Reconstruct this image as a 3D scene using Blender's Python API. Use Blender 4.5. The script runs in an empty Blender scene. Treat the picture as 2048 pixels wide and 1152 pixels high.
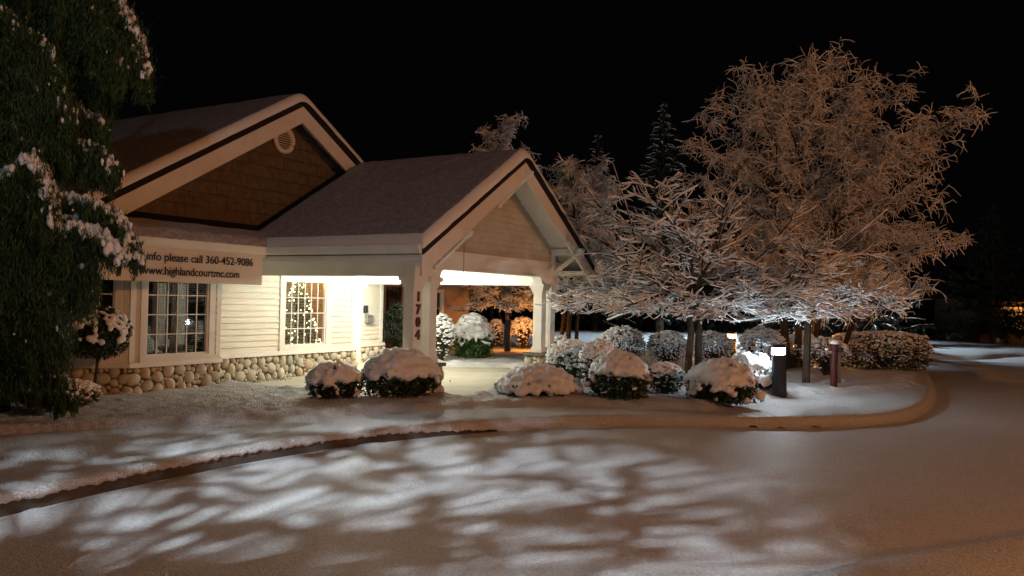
import bpy, math, random
import numpy as np
from mathutils import Vector, Matrix, noise
R = math.radians
sc = bpy.context.scene
col = sc.collection

# ------------------------------------------------------------------ camera
CAM_Z = 1.8
F = 1633.0
RM = ((0.9997616459, -0.0218323449, 0.0), (-0.0003372244, -0.0154424092, -0.9998807020), (0.0218297403, 0.9996423764, -0.0154460908))
cam = bpy.data.cameras.new('camera')
cam.lens = F / 2048 * 36
cam.sensor_width = 36
cam.clip_end = 2000
camo = bpy.data.objects.new('camera', cam)
col.objects.link(camo)
camo.matrix_world = Matrix.Translation((0, 0, CAM_Z)) @ Matrix(RM).to_4x4()
sc.camera = camo

# ------------------------------------------------------------------ night sky, exposure
w = bpy.data.worlds.new('World')
sc.world = w
w.use_nodes = True
w.node_tree.nodes['Background'].inputs[0].default_value = (0.0030, 0.0024, 0.0030, 1)
w.node_tree.nodes['Background'].inputs[1].default_value = 0.35
sc.view_settings.view_transform = 'Standard'
sc.view_settings.look = 'None'
sc.view_settings.exposure = 0
sc.view_settings.gamma = 1
sc.view_settings.use_curve_mapping = False

SODIUM = (1.0, 0.385, 0.135)
COOL = (0.82, 0.93, 1.0)
PORCH = (1.0, 0.95, 0.79)


def lamp(name, kind, loc, power, color, size=0.1, target=None, angle=None, blend=0.3, parent=None):
    l = bpy.data.lights.new(name, kind)
    l.energy = power
    l.color = color
    l.shadow_soft_size = size
    o = bpy.data.objects.new(name, l)
    col.objects.link(o)
    o.location = loc
    if target is not None:
        o.rotation_euler = (Vector(target) - Vector(loc)).to_track_quat('-Z', 'Y').to_euler()
    if angle:
        l.spot_size = R(angle)
        l.spot_blend = blend
    if parent:
        o.parent = parent
    return o


# street lamps outside the frame: sodium ones to the right, one cool white behind the camera on the left
SODIUM_LAMP = (17.5, -5.5, 8.5)
COOL_LAMP = (-4.2, -2.2, 9.0)
FAR_LAMP = (12.0, 40.0, 6.4)
lamp('sodium_light', 'POINT', SODIUM_LAMP, 7600, SODIUM, 0.25)
lamp('cool_light', 'SPOT', COOL_LAMP, 13500, COOL, 0.07, (-2.3, 4.9, 0), 45, 0.6)
lamp('cool_fill', 'POINT', COOL_LAMP, 620, COOL, 0.3)  # weak fill added at the cool lamp, lifts roofs and trim facing left
lamp('far_light', 'SPOT', FAR_LAMP, 6500, (0.72, 0.88, 1.0), 0.2, (FAR_LAMP[0], FAR_LAMP[1], 0), 132, 0.2)


def ray(x, y):
    c = (x - 1024, 576 - y, -F)
    return Vector([sum(RM[i][j] * c[j] for j in range(3)) for i in range(3)])


def g(x, y, h=0.0):
    d = ray(x, y)
    t = (h - CAM_Z) / d.z
    return Vector((d.x * t, d.y * t, h))


# ------------------------------------------------------------------ materials
def mat(name, color, rough=0.7, bump=None, var=None, metal=0.0, spec=0.3, vscale=3.0):
    m = bpy.data.materials.new(name)
    m.use_nodes = True
    nt = m.node_tree
    b = nt.nodes['Principled BSDF']
    b.inputs['Base Color'].default_value = (*color, 1)
    b.inputs['Roughness'].default_value = rough
    b.inputs['Metallic'].default_value = metal
    b.inputs['Specular IOR Level'].default_value = spec
    tc = nt.nodes.new('ShaderNodeTexCoord')
    if var:
        n = nt.nodes.new('ShaderNodeTexNoise')
        n.inputs['Scale'].default_value = vscale
        n.inputs['Detail'].default_value = 6
        r = nt.nodes.new('ShaderNodeValToRGB')
        r.color_ramp.elements[0].position = 0.3
        r.color_ramp.elements[1].position = 0.7
        r.color_ramp.elements[0].color = (*var, 1)
        r.color_ramp.elements[1].color = (*color, 1)
        nt.links.new(tc.outputs['Object'], n.inputs['Vector'])
        nt.links.new(n.outputs['Fac'], r.inputs['Fac'])
        nt.links.new(r.outputs['Color'], b.inputs['Base Color'])
    last = None
    for sc_, dist, st in (bump or []):
        n = nt.nodes.new('ShaderNodeTexNoise')
        n.inputs['Scale'].default_value = sc_
        n.inputs['Detail'].default_value = 4
        bp = nt.nodes.new('ShaderNodeBump')
        bp.inputs['Distance'].default_value = dist
        bp.inputs['Strength'].default_value = st
        nt.links.new(tc.outputs['Object'], n.inputs['Vector'])
        nt.links.new(n.outputs['Fac'], bp.inputs['Height'])
        if last:
            nt.links.new(last.outputs['Normal'], bp.inputs['Normal'])
        last = bp
    if last:
        nt.links.new(last.outputs['Normal'], b.inputs['Normal'])
    return m


def emit(name, color, strength):
    m = bpy.data.materials.new(name)
    m.use_nodes = True
    b = m.node_tree.nodes['Principled BSDF']
    b.inputs['Base Color'].default_value = (*color, 1)
    b.inputs['Emission Color'].default_value = (*color, 1)
    b.inputs['Emission Strength'].default_value = strength
    return m


def glass(name, fac=0.12):
    m = bpy.data.materials.new(name)
    m.use_nodes = True
    nt = m.node_tree
    nt.nodes.remove(nt.nodes['Principled BSDF'])
    t = nt.nodes.new('ShaderNodeBsdfTransparent')
    t.inputs[0].default_value = (0.86, 0.9, 0.88, 1)
    gl = nt.nodes.new('ShaderNodeBsdfGlossy')
    gl.inputs['Roughness'].default_value = 0.02
    mx = nt.nodes.new('ShaderNodeMixShader')
    mx.inputs[0].default_value = fac
    nt.links.new(t.outputs[0], mx.inputs[1])
    nt.links.new(gl.outputs[0], mx.inputs[2])
    nt.links.new(mx.outputs[0], nt.nodes['Material Output'].inputs['Surface'])
    return m


SN = (0.80, 0.82, 0.85)
M = {
    'snow_ground': mat('snow_ground', SN, 0.55, [(2.2, 0.05, 0.5), (24, 0.035, 0.9), (55, 0.04, 1.0)], var=(0.52, 0.53, 0.54), vscale=42),
    'snow_road': mat('snow_road', (0.82, 0.83, 0.85), 0.55, [(1.6, 0.07, 0.5), (24, 0.03, 0.8), (60, 0.035, 1.0)], var=(0.56, 0.57, 0.59), vscale=38),
    'snow': mat('snow', SN, 0.55, [(9, 0.03, 0.5), (40, 0.012, 0.6)]),
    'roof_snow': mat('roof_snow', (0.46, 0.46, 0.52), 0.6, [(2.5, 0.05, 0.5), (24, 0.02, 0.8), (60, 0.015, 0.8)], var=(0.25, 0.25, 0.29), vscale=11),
    'twig_snow': mat('twig_snow', (0.86, 0.87, 0.88), 0.6, [(30, 0.01, 0.5)]),
    'siding': mat('siding', (0.72, 0.70, 0.61), 0.5, [(60, 0.002, 0.4)], var=(0.64, 0.62, 0.53), vscale=1.8),
    'gable_siding': mat('gable_siding', (0.54, 0.49, 0.37), 0.55, [(60, 0.003, 0.4)], var=(0.44, 0.40, 0.30), vscale=5),
    'trim': mat('trim', (0.79, 0.77, 0.71), 0.5, [(30, 0.002, 0.3)], var=(0.70, 0.68, 0.62), vscale=2.5),
    'shake': mat('shake', (0.17, 0.125, 0.08), 0.85, [(50, 0.006, 0.7)], var=(0.09, 0.072, 0.05), vscale=7),
    'roof_edge': mat('roof_edge', (0.015, 0.014, 0.016), 0.8, [(40, 0.004, 0.5)]),
    'wing_siding': mat('wing_siding', (0.40, 0.31, 0.21), 0.6, [(40, 0.003, 0.4)], var=(0.32, 0.24, 0.16), vscale=3),
    'stone': None,
    'mortar': mat('mortar', (0.10, 0.085, 0.06), 0.9, [(30, 0.02, 0.8)]),
    'cap': mat('cap_stone', (0.13, 0.12, 0.10), 0.8, [(25, 0.01, 0.7)]),
    'concrete': mat('concrete', (0.48, 0.46, 0.38), 0.75, [(8, 0.01, 0.3), (60, 0.004, 0.6)], var=(0.38, 0.37, 0.30), vscale=1.6),
    'kerb': mat('kerb_concrete', (0.10, 0.085, 0.07), 0.9, [(20, 0.02, 0.8)], var=(0.05, 0.045, 0.04)),
    'black': mat('black_paint', (0.022, 0.024, 0.032), 0.45, [(60, 0.001, 0.2)]),
    'metal': mat('metal_grey', (0.30, 0.30, 0.30), 0.4, metal=0.6),
    'bark': mat('bark', (0.075, 0.052, 0.032), 0.9, [(12, 0.03, 0.9), (50, 0.01, 0.8)], var=(0.035, 0.026, 0.018), vscale=8),
    'twig': mat('twig', (0.055, 0.036, 0.024), 0.9),
    'leaf': mat('leaf', (0.034, 0.062, 0.020), 0.5, var=(0.014, 0.030, 0.010), vscale=9, spec=0.4),
    'leaf_bright': mat('leaf_bright', (0.09, 0.17, 0.035), 0.45, var=(0.035, 0.075, 0.015), vscale=12, spec=0.4),
    'cedar': mat('cedar', (0.05, 0.10, 0.032), 0.6, var=(0.015, 0.035, 0.012), vscale=5),
    'conifer': mat('conifer', (0.02, 0.035, 0.02), 0.8, var=(0.008, 0.014, 0.009), vscale=4),
    'number': mat('number', (0.10, 0.022, 0.010), 0.5),
    'banner': mat('banner_vinyl', (0.70, 0.64, 0.54), 0.5, [(3, 0.02, 0.4)]),
    'ink': mat('ink', (0.03, 0.03, 0.05), 0.6),
    'blind': mat('blind', (0.50, 0.46, 0.36), 0.6),
    'dark_blind': mat('dark_blind', (0.030, 0.030, 0.024), 0.6),
    'drape': mat('drape', (0.42, 0.46, 0.38), 0.8, [(14, 0.01, 0.4)]),
    'room': mat('room_wall', (0.62, 0.36, 0.14), 0.8),
    'dark_room': mat('dark_room', (0.03, 0.03, 0.03), 0.9),
    'xmas': mat('xmas_needles', (0.018, 0.045, 0.022), 0.8),
    'red': mat('red_paint', (0.075, 0.012, 0.009), 0.55, var=(0.04, 0.008, 0.006), vscale=12),
    'wood': mat('weathered_wood', (0.16, 0.12, 0.08), 0.85, [(20, 0.01, 0.6)], var=(0.09, 0.07, 0.05), vscale=9),
    'door': mat('door_paint', (0.85, 0.83, 0.74), 0.4),
    'curtain_brown': mat('curtain_brown', (0.07, 0.035, 0.02), 0.7),
    'paper': mat('paper', (0.50, 0.42, 0.16), 0.7),
    'grass': mat('grass', (0.11, 0.13, 0.035), 0.8, var=(0.06, 0.05, 0.02), vscale=10),
    'fruit': mat('orange_leaf', (0.5, 0.12, 0.03), 0.6),
    'glass': glass('glass', 0.10),
    'dark_glass': glass('dark_glass', 0.16),
    'bulb': emit('bulb', (1.0, 0.80, 0.44), 11),
    'lens_white': emit('lens_white', (0.80, 0.93, 1.0), 300),
    'lens_orange': emit('lens_orange', (1.0, 0.36, 0.06), 60),
    'porch_glass': emit('porch_glass', (1.0, 0.92, 0.70), 1.2),
    'lens_orange_hot': emit('lens_orange_hot', (1.0, 0.36, 0.06), 1900),
    'far_lamp': emit('far_lamp', (1.0, 0.42, 0.08), 1.5),
}


def stone_material():
    m = mat('river_stone', (0.42, 0.37, 0.27), 0.75, [(12, 0.01, 0.5), (60, 0.004, 0.5)])
    nt = m.node_tree
    b = nt.nodes['Principled BSDF']
    a = nt.nodes.new('ShaderNodeAttribute')
    a.attribute_name = 'tint'
    r = nt.nodes.new('ShaderNodeValToRGB')
    e = r.color_ramp.elements
    e[0].color = (0.44, 0.42, 0.35, 1)
    e[1].color = (0.50, 0.40, 0.27, 1)
    for p, c in ((0.25, (0.54, 0.51, 0.42, 1)), (0.5, (0.44, 0.39, 0.29, 1)), (0.75, (0.60, 0.55, 0.43, 1))):
        k = e.new(p)
        k.color = c
    nt.links.new(a.outputs['Fac'], r.inputs['Fac'])
    nt.links.new(r.outputs['Color'], b.inputs['Base Color'])
    return m


M['stone'] = stone_material()


# ------------------------------------------------------------------ mesh helpers
def ico(sub):
    import bmesh
    bm = bmesh.new()
    bmesh.ops.create_icosphere(bm, subdivisions=sub, radius=1.0)
    v = np.array([x.co[:] for x in bm.verts])
    f = np.array([[q.index for q in x.verts] for x in bm.faces])
    bm.free()
    return v, f


ICO = {i: ico(i) for i in (1, 2, 3, 4, 5)}


class MB:
    def __init__(s):
        s.v, s.f3, s.f4, s.n = [], [], [], 0
        s.tint = []

    def add(s, v, f):
        v = np.asarray(v, float).reshape(-1, 3)
        f = np.asarray(f, int)
        s.v.append(v)
        (s.f3 if f.shape[1] == 3 else s.f4).append(f + s.n)
        s.n += len(v)

    def quad(s, a, b, c, d):
        s.add([a, b, c, d], [[0, 1, 2, 3]])

    def tri(s, a, b, c):
        s.add([a, b, c], [[0, 1, 2]])

    def box(s, x0, x1, y0, y1, z0, z1):
        v = [(x0, y0, z0), (x1, y0, z0), (x1, y1, z0), (x0, y1, z0), (x0, y0, z1), (x1, y0, z1), (x1, y1, z1), (x0, y1, z1)]
        s.add(v, [[3, 2, 1, 0], [4, 5, 6, 7], [0, 1, 5, 4], [1, 2, 6, 5], [2, 3, 7, 6], [3, 0, 4, 7]])
        return s

    def hexa(s, lo, hi):
        s.add(list(lo) + list(hi), [[3, 2, 1, 0], [4, 5, 6, 7], [0, 1, 5, 4], [1, 2, 6, 5], [2, 3, 7, 6], [3, 0, 4, 7]])
        return s

    def prism(s, poly, axis, a, b):
        """extrude a 2-D polygon (fan) along axis 0/1/2 from a to b"""
        n = len(poly)

        def P(p, t):
            q = list(p)
            q.insert(axis, t)
            return q
        v = [P(p, a) for p in poly] + [P(p, b) for p in poly]
        s.add(v, [[i, (i + 1) % n, n + (i + 1) % n, n + i] for i in range(n)])
        s.add([P(p, a) for p in poly], [[0, i, i + 1] for i in range(1, n - 1)])
        s.add([P(p, b) for p in poly], [[0, i + 1, i] for i in range(1, n - 1)])
        return s

    def ball(s, c, r, rot=None, sub=1):
        v, f = ICO[sub]
        v = v * np.asarray(r if hasattr(r, '__len__') else (r, r, r))
        if rot is not None:
            v = v @ rot.T
        s.add(v + np.asarray(c), f)
        return s

    def tube(s, pts, rad, k=4, flat=1.0, cap=True):
        pts = np.asarray(pts, float)
        n = len(pts)
        rad = np.asarray(rad if hasattr(rad, '__len__') else [rad] * n, float)
        t = np.gradient(pts, axis=0)
        t /= np.linalg.norm(t, axis=1)[:, None] + 1e-9
        ref = np.where(np.abs(t[:, 2:3]) > 0.93, np.array([[1.0, 0, 0]]), np.array([[0, 0, 1.0]]))
        a = np.cross(t, ref)
        a /= np.linalg.norm(a, axis=1)[:, None] + 1e-9
        b = np.cross(a, t)
        ang = np.arange(k) * 2 * np.pi / k + 0.4
        ring = a[:, None, :] * np.cos(ang)[None, :, None] + b[:, None, :] * np.sin(ang)[None, :, None] * flat
        v = pts[:, None, :] + ring * rad[:, None, None]
        i = np.arange(n - 1)[:, None] * k
        j = np.arange(k)[None, :]
        j2 = (j + 1) % k
        f = np.stack([i + j, i + j2, i + k + j2, i + k + j], -1).reshape(-1, 4)
        s.add(v.reshape(-1, 3), f)
        if cap and k > 2:
            base = s.n - n * k
            for r0 in (0, (n - 1) * k):
                s.f3.append(np.array([[base + r0, base + r0 + q, base + r0 + q + 1] for q in range(1, k - 1)]))
        return s

    def cyl(s, x, y, z0, z1, r, k=20, r1=None):
        return s.tube([(x, y, z0), (x, y, z1)], [r, r if r1 is None else r1], k)

    def leaves(s, c, size, rng, aspect=1.0, nrm=None, droop=None):
        """c: (N,3) centres; one diamond leaf each"""
        c = np.asarray(c)
        n = len(c)
        if n == 0:
            return s
        a = rng.normal(size=(n, 3))
        if droop is not None:
            a = a * droop[0] + np.array([0, 0, -1.0]) * droop[1]
        a /= np.linalg.norm(a, axis=1)[:, None]
        b = np.cross(a, rng.normal(size=(n, 3)))
        b /= np.linalg.norm(b, axis=1)[:, None] + 1e-9
        sz = size * rng.uniform(0.6, 1.3, n)[:, None]
        v = np.stack([c - a * sz * aspect, c + b * sz * 0.5, c + a * sz * aspect, c - b * sz * 0.5], 1).reshape(-1, 3)
        f = np.arange(n * 4).reshape(n, 4)
        s.add(v, f)
        return s

    def mesh(s, name):
        me = bpy.data.meshes.new(name)
        if s.n == 0:
            return me
        v = np.concatenate(s.v)
        f4 = np.concatenate(s.f4) if s.f4 else np.zeros((0, 4), int)
        f3 = np.concatenate(s.f3) if s.f3 else np.zeros((0, 3), int)
        me.vertices.add(len(v))
        me.vertices.foreach_set('co', v.ravel().astype(np.float32))
        loops = np.concatenate([f4.ravel(), f3.ravel()])
        me.loops.add(len(loops))
        me.loops.foreach_set('vertex_index', loops.astype(np.int32))
        me.polygons.add(len(f4) + len(f3))
        st = np.concatenate([np.arange(len(f4)) * 4, len(f4) * 4 + np.arange(len(f3)) * 3])
        me.polygons.foreach_set('loop_start', st.astype(np.int32))
        me.update(calc_edges=True)
        me.validate()
        return me

    def build(s, name, m, parent=None, smooth=False, loc=None):
        me = s.mesh(name)
        return link(name, me, m, parent, smooth, loc)


def link(name, me, m, parent=None, smooth=False, loc=None):
    if m is not None:
        me.materials.append(m)
    me.polygons.foreach_set('use_smooth', [bool(smooth)] * len(me.polygons))
    o = bpy.data.objects.new(name, me)
    col.objects.link(o)
    if parent:
        o.parent = parent
    if loc is not None:
        o.location = loc
    return o


def empty(name, loc, label, cat, group=None, rz=0):
    o = bpy.data.objects.new(name, None)
    col.objects.link(o)
    o.location = loc
    o.rotation_euler = (0, 0, rz)
    return tag(o, label, cat, group)


def tag(o, label, cat, group=None):
    o['label'] = label
    o['category'] = cat
    if group:
        o['group'] = group
    return o


def struct(o, kind='structure'):
    o['kind'] = kind
    return o


def remesh(mb, name, voxel, m, parent=None, loc=None, lump=0.0, lscale=6.0, smooth_it=2):
    me = mb.mesh(name + '_tmp')
    o = bpy.data.objects.new(name, me)
    col.objects.link(o)
    md = o.modifiers.new('r', 'REMESH')
    md.mode = 'VOXEL'
    md.voxel_size = voxel
    md.use_smooth_shade = True
    if smooth_it:
        sm = o.modifiers.new('s', 'SMOOTH')
        sm.factor = 0.5
        sm.iterations = smooth_it
    dg = bpy.context.evaluated_depsgraph_get()
    me2 = bpy.data.meshes.new_from_object(o.evaluated_get(dg))
    bpy.data.objects.remove(o)
    bpy.data.meshes.remove(me)
    me2.name = name
    if lump:
        n = len(me2.vertices)
        co = np.empty(n * 3, np.float32)
        no = np.empty(n * 3, np.float32)
        me2.vertices.foreach_get('co', co)
        me2.vertices.foreach_get('normal', no)
        co = co.reshape(-1, 3)
        no = no.reshape(-1, 3)
        d = np.array([noise.noise(Vector(p) * lscale) for p in co.tolist()])[:, None]
        d2 = np.array([noise.noise(Vector(p) * lscale * 3.1) for p in co.tolist()])[:, None]
        me2.vertices.foreach_set('co', (co + no * (d * lump + d2 * lump * 0.38)).ravel())
    me2.materials.clear()
    return link(name, me2, m, parent, True, loc)


def fbm(x, y, s, z=0.0):
    return noise.noise(Vector((x * s, y * s, z)))


def rotz(a):
    c, s_ = math.cos(a), math.sin(a)
    return np.array([[c, -s_, 0], [s_, c, 0], [0, 0, 1.0]])


def rand_rot(rng):
    q = rng.normal(size=4)
    q /= np.linalg.norm(q)
    w_, x, y, z = q
    return np.array([[1 - 2 * (y * y + z * z), 2 * (x * y - z * w_), 2 * (x * z + y * w_)],
                     [2 * (x * y + z * w_), 1 - 2 * (x * x + z * z), 2 * (y * z - x * w_)],
                     [2 * (x * z - y * w_), 2 * (y * z + x * w_), 1 - 2 * (x * x + y * y)]])


# ------------------------------------------------------------------ ground
HOUSE = Vector((-1.254, 15.281, 0))
UA = math.atan2(0.86399, 0.50351)
U2 = (math.cos(UA), math.sin(UA))
V2 = (-U2[1], U2[0])


def to_uv(x, y):
    dx, dy = x - HOUSE.x, y - HOUSE.y
    return dx * U2[0] + dy * U2[1], dx * V2[0] + dy * V2[1]


def from_uv(u, v, z=0):
    return Vector((HOUSE.x + u * U2[0] + v * V2[0], HOUSE.y + u * U2[1] + v * V2[1], z))


def spline(pts, n):
    """Catmull-Rom through pts, n samples uniform in arc length"""
    p = [np.array(q, float) for q in pts]
    p = [2 * p[0] - p[1]] + p + [2 * p[-1] - p[-2]]
    out = []
    for i in range(1, len(p) - 2):
        for t in np.linspace(0, 1, 30, endpoint=False):
            a, b, c, d = p[i - 1:i + 3]
            out.append(0.5 * ((2 * b) + (c - a) * t + (2 * a - 5 * b + 4 * c - d) * t * t + (3 * b - a - 3 * c + d) * t ** 3))
    out.append(p[-2])
    out = np.array(out)
    L = np.concatenate([[0], np.cumsum(np.linalg.norm(np.diff(out, axis=0), axis=1))])
    s_ = np.linspace(0, L[-1], n)
    return np.stack([np.interp(s_, L, out[:, k]) for k in range(out.shape[1])], 1)


K = spline([(-13, -11), (-8.6, -2.2), (-6.0, 3.4), (-4.38, 7.09), (-3.71, 8.49), (-2.6, 10.21), (-0.85, 11.85), (1.45, 12.98), (3.86, 13.12),
            (5.68, 13.6), (6.75, 14.25), (7.9, 15.7), (9.06, 17.67), (10.55, 20.6), (12.78, 25.35), (14, 28.5), (14.6, 34), (14.6, 62)], 2200)
KI = np.array([i for i, p in enumerate(K) if i % 8 == 0 or (-6.6 < p[0] and 3.0 < p[1] < 23)])
K = K[KI]
BS = spline([(-34, -2), (-24, 8), (-15, 16), (-9, 20), (-5, 23), (-1, 26), (2, 28), (3, 31), (4, 34), (5, 40), (5, 62)], 3000)


def seg_pt(poly, x, y):
    best = 1e9
    sgn = 1
    for (a, b) in zip(poly[:-1], poly[1:]):
        dx, dy = b[0] - a[0], b[1] - a[1]
        t = max(0, min(1, ((x - a[0]) * dx + (y - a[1]) * dy) / (dx * dx + dy * dy)))
        ex, ey = x - a[0] - t * dx, y - a[1] - t * dy
        d = ex * ex + ey * ey
        if d < best:
            best = d
            sgn = 1 if dx * (y - a[1]) - dy * (x - a[0]) > 0 else -1
    return sgn * math.sqrt(best)


BED = [(-5.0, 10.9), (-3.1, 11.95), (-2.1, 12.75), (-1.0, 13.45), (1.2, 14.2), (3.3, 13.95), (4.5, 15.3), (5.3, 16.2), (8.5, 18.2), (16, 24)]
PAVE = [(-1.62, 2.9), (-1.5, 4.35), (3.0, 4.9), (3.2, 6.3), (4.7, 6.3), (5.15, 3.4), (6.05, 2.1), (5.0, 0.8), (3.9, 0.2), (1.4, -0.55), (-0.4, -0.75), (-0.9, -0.3), (-1.55, 1.9)]


def sm(a, b, t):
    t = max(0, min(1, (t - a) / (b - a)))
    return t * t * (3 - 2 * t)


def pave_d(u, v):
    P = PAVE + [PAVE[0]]
    inside = False
    for (a, b) in zip(P[:-1], P[1:]):
        if (a[1] > v) != (b[1] > v) and u < (b[0] - a[0]) * (v - a[1]) / (b[1] - a[1]) + a[0]:
            inside = not inside
    d = abs(seg_pt(P, u, v))
    return d if inside else -d


def lawn_h(x, y):
    n1 = fbm(x, y, 0.8)
    n2 = fbm(x, y, 3.1, 4)
    n3 = fbm(x, y, 8.0, 9)
    h = 0.012 * n1 + 0.012 * n2 + 0.006 * n3
    near = y < 30 and -12 < x < 17
    if near:
        d = seg_pt(BED, x, y)
        h += 0.10 * sm(-0.12, 0.22, d + 0.12 * n2)
        h += 0.022 * sm(-0.1, 0.3, d) * (n2 + n3)
        u, v = to_uv(x, y)
        if -3 < u < 8 and -3 < v < 8:
            pd = pave_d(u, v)
            h += 0.05 * sm(-0.9, -0.15, pd) * (0.6 + n2)
            h -= 0.22 * sm(-0.06, 0.10, pd + 0.10 * n2 + 0.06 * n3)
        if 5.3 < u < 11 and -2.5 < v < 5.5:
            h += 0.10 * max(0, fbm(x, y, 0.9, 7) + 0.15)
    return h


def build_lawn():
    n = len(K)
    # inner normals of the kerb curve (to the left of the direction of travel)
    T = np.gradient(K, axis=0)
    T /= np.linalg.norm(T, axis=1)[:, None]
    N = np.stack([-T[:, 1], T[:, 0]], 1)
    Bn = BS[(KI / 2199 * (len(BS) - 1)).astype(int)]
    exposed = [(0.02, -0.075), (-0.025, -0.045), (-0.03, -0.01), (0.0, 0.015), (0.06, 0.03), (0.14, 0.025)]
    covered = [(-0.17, -0.165), (-0.08, -0.12), (-0.03, -0.06), (0.0, -0.01), (0.06, 0.015), (0.14, 0.02)]
    rows = []
    tt = np.concatenate([np.linspace(0.012, 0.34, 84), np.linspace(0.345, 1, 62) ** 1.0])
    verts = []
    nr = len(exposed) + len(tt)
    for i in range(n):
        x0, y0 = K[i]
        wv = sm(-1.9, 0.3, x0 + 0.8 * fbm(x0, y0, 1.7)) if y0 < 13.6 else 1.0
        if 3.4 < x0 < 5.0 and y0 < 13.6:
            wv *= 1 - 0.75 * max(0, fbm(x0, y0, 5.0, 3) + 0.25)
        jit = 0.014 * fbm(x0, y0, 9.0) + 0.012 * fbm(x0, y0, 3.0)
        jag = 0.020 * fbm(x0, y0, 16.0, 6) + 0.012 * fbm(x0, y0, 33.0, 2)
        for ri, (a, b) in enumerate(zip(exposed, covered)):
            jg = jag * (1.3, 1.0, 0.6, 0.4, 0.2, 0.1)[ri]
            d = a[0] * (1 - wv) + b[0] * wv + jit + 0.6 * jg
            z = a[1] * (1 - wv) + b[1] * wv + jit * 0.6 + jg
            verts.append((x0 + N[i, 0] * d, y0 + N[i, 1] * d, z))
        px, py = x0 + N[i, 0] * 0.14, y0 + N[i, 1] * 0.14
        for t in tt:
            x = px * (1 - t) + Bn[i, 0] * t
            y = py * (1 - t) + Bn[i, 1] * t
            h = lawn_h(x, y) + 0.02 * (1 - sm(0, 0.08, t))
            if t > 0.9:
                h *= (1 - t) * 10
            verts.append((x, y, h))
    i = np.arange(n - 1)[:, None] * nr
    j = np.arange(nr - 1)[None, :]
    f = np.stack([i + j, i + nr + j, i + nr + j + 1, i + j + 1], -1).reshape(-1, 4)
    mb = MB()
    mb.add(verts, f)
    o = mb.build('snowy_lawn', M['snow_ground'], smooth=True)
    struct(o)
    # back ground behind the loft
    mb = MB()
    back = [tuple(Bn[k]) for k in range(0, n, 8)] + [tuple(Bn[-1])]
    far = []
    for k, b in enumerate(back):
        a = k / (len(back) - 1)
        far.append((-150 + 160 * sm(0.35, 1, a), -60 + 220 * a))
    v = [(p[0], p[1], 0.0) for p in back] + [(p[0], p[1], 0.0) for p in far]
    m_ = len(back)
    mb.add(v, [[k, k + 1, m_ + k + 1, m_ + k] for k in range(m_ - 1)])
    o = mb.build('back_lawn', M['snow_ground'])
    struct(o)
    mb = MB()
    mb.add([(5, 62, 0), (14.6, 62, 0), (60, 160, 0), (10, 160, 0)], [[0, 1, 2, 3]])
    struct(mb.build('far_field', M['snow_ground']))
    # dark concrete kerb under the snow
    mb = MB()
    P = []
    for k in range(0, n, 2):
        c, nn = K[k], N[k]
        for d, z in ((0.0, -0.2), (0.0, -0.06), (0.015, -0.045), (0.15, -0.045), (0.15, -0.2)):
            P.append((c[0] + nn[0] * d, c[1] + nn[1] * d, z))
    m_ = len(P) // 5
    i = np.arange(m_ - 1)[:, None] * 5
    j = np.arange(4)[None, :]
    mb.add(P, np.stack([i + j, i + 5 + j, i + 5 + j + 1, i + j + 1], -1).reshape(-1, 4))
    struct(mb.build('kerb', M['kerb']))


build_lawn()


def build_road():
    xs = np.concatenate([np.linspace(-14, 10, 170), np.linspace(10.3, 34, 60)])
    ys = np.concatenate([np.linspace(-3, 4, 15), np.linspace(4.1, 18, 150), np.linspace(18.3, 40, 60)])
    verts = []
    kk = [tuple(p) for p in K[::8]]
    for y in ys:
        for x in xs:
            h = -0.15 + 0.012 * fbm(x, y, 0.9, 2) + 0.010 * fbm(x, y, 3.0, 5)
            # ruts roughly parallel to the kerb
            if y < 18 and x > -9:
                d = seg_pt(kk, x, y)
                if d > 0.45:
                    h -= 0.3
                elif d > -0.5:
                    # ragged strip of snow pushed up along the gutter
                    h += 0.022 * max(0, 1 - abs(d + 0.16) / 0.2) * (0.4 + 1.2 * fbm(x, y, 2.5, 8))
                    if x < 0.2:
                        h -= 0.04 * sm(-0.10, -0.02, d + 0.035 * fbm(x, y, 6.0))
            verts.append((x, y, h))
    nx = len(xs)
    i = np.arange(len(ys) - 1)[:, None] * nx
    j = np.arange(nx - 1)[None, :]
    mb = MB()
    mb.add(verts, np.stack([i + j, i + j + 1, i + nx + j + 1, i + nx + j], -1).reshape(-1, 4))
    struct(mb.build('snowy_road', M['snow_road'], smooth=True))
    mb = MB()
    q = 400
    mb.quad((-q, -q, -0.17), (q, -q, -0.17), (q, q, -0.17), (-q, q, -0.17))
    struct(mb.build('ground', M['snow_road']))
    # opposite verge, right
    mb = MB()
    edge = spline([(15.2, 60), (15.6, 45), (15.9, 35), (16.3, 32.6), (17.6, 32.2), (19.2, 32.9), (21.3, 34.8), (24, 36), (34, 37), (80, 38)], 120)
    rows = [(0, -0.16), (0.25, -0.02), (0.7, 0.05), (1.5, 0.09), (6, 0.06), (30, 0.1), (120, 0.1)]
    v = []
    for e in edge:
        dr = np.array([0.35, 1.0]) if e[1] < 40 else np.array([1.0, 0.1])
        for d, z in rows:
            b = 0.12 * max(0, fbm(e[0], e[1], 0.5)) if 0.3 < d < 5 else 0
            v.append((e[0] + dr[0] * d, e[1] + dr[1] * d, z + b))
    i = np.arange(len(edge) - 1)[:, None] * len(rows)
    j = np.arange(len(rows) - 1)[None, :]
    mb.add(v, np.stack([i + j, i + j + 1, i + len(rows) + j + 1, i + len(rows) + j], -1).reshape(-1, 4))
    struct(mb.build('far_verge', M['snow_ground'], smooth=True))


build_road()

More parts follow.
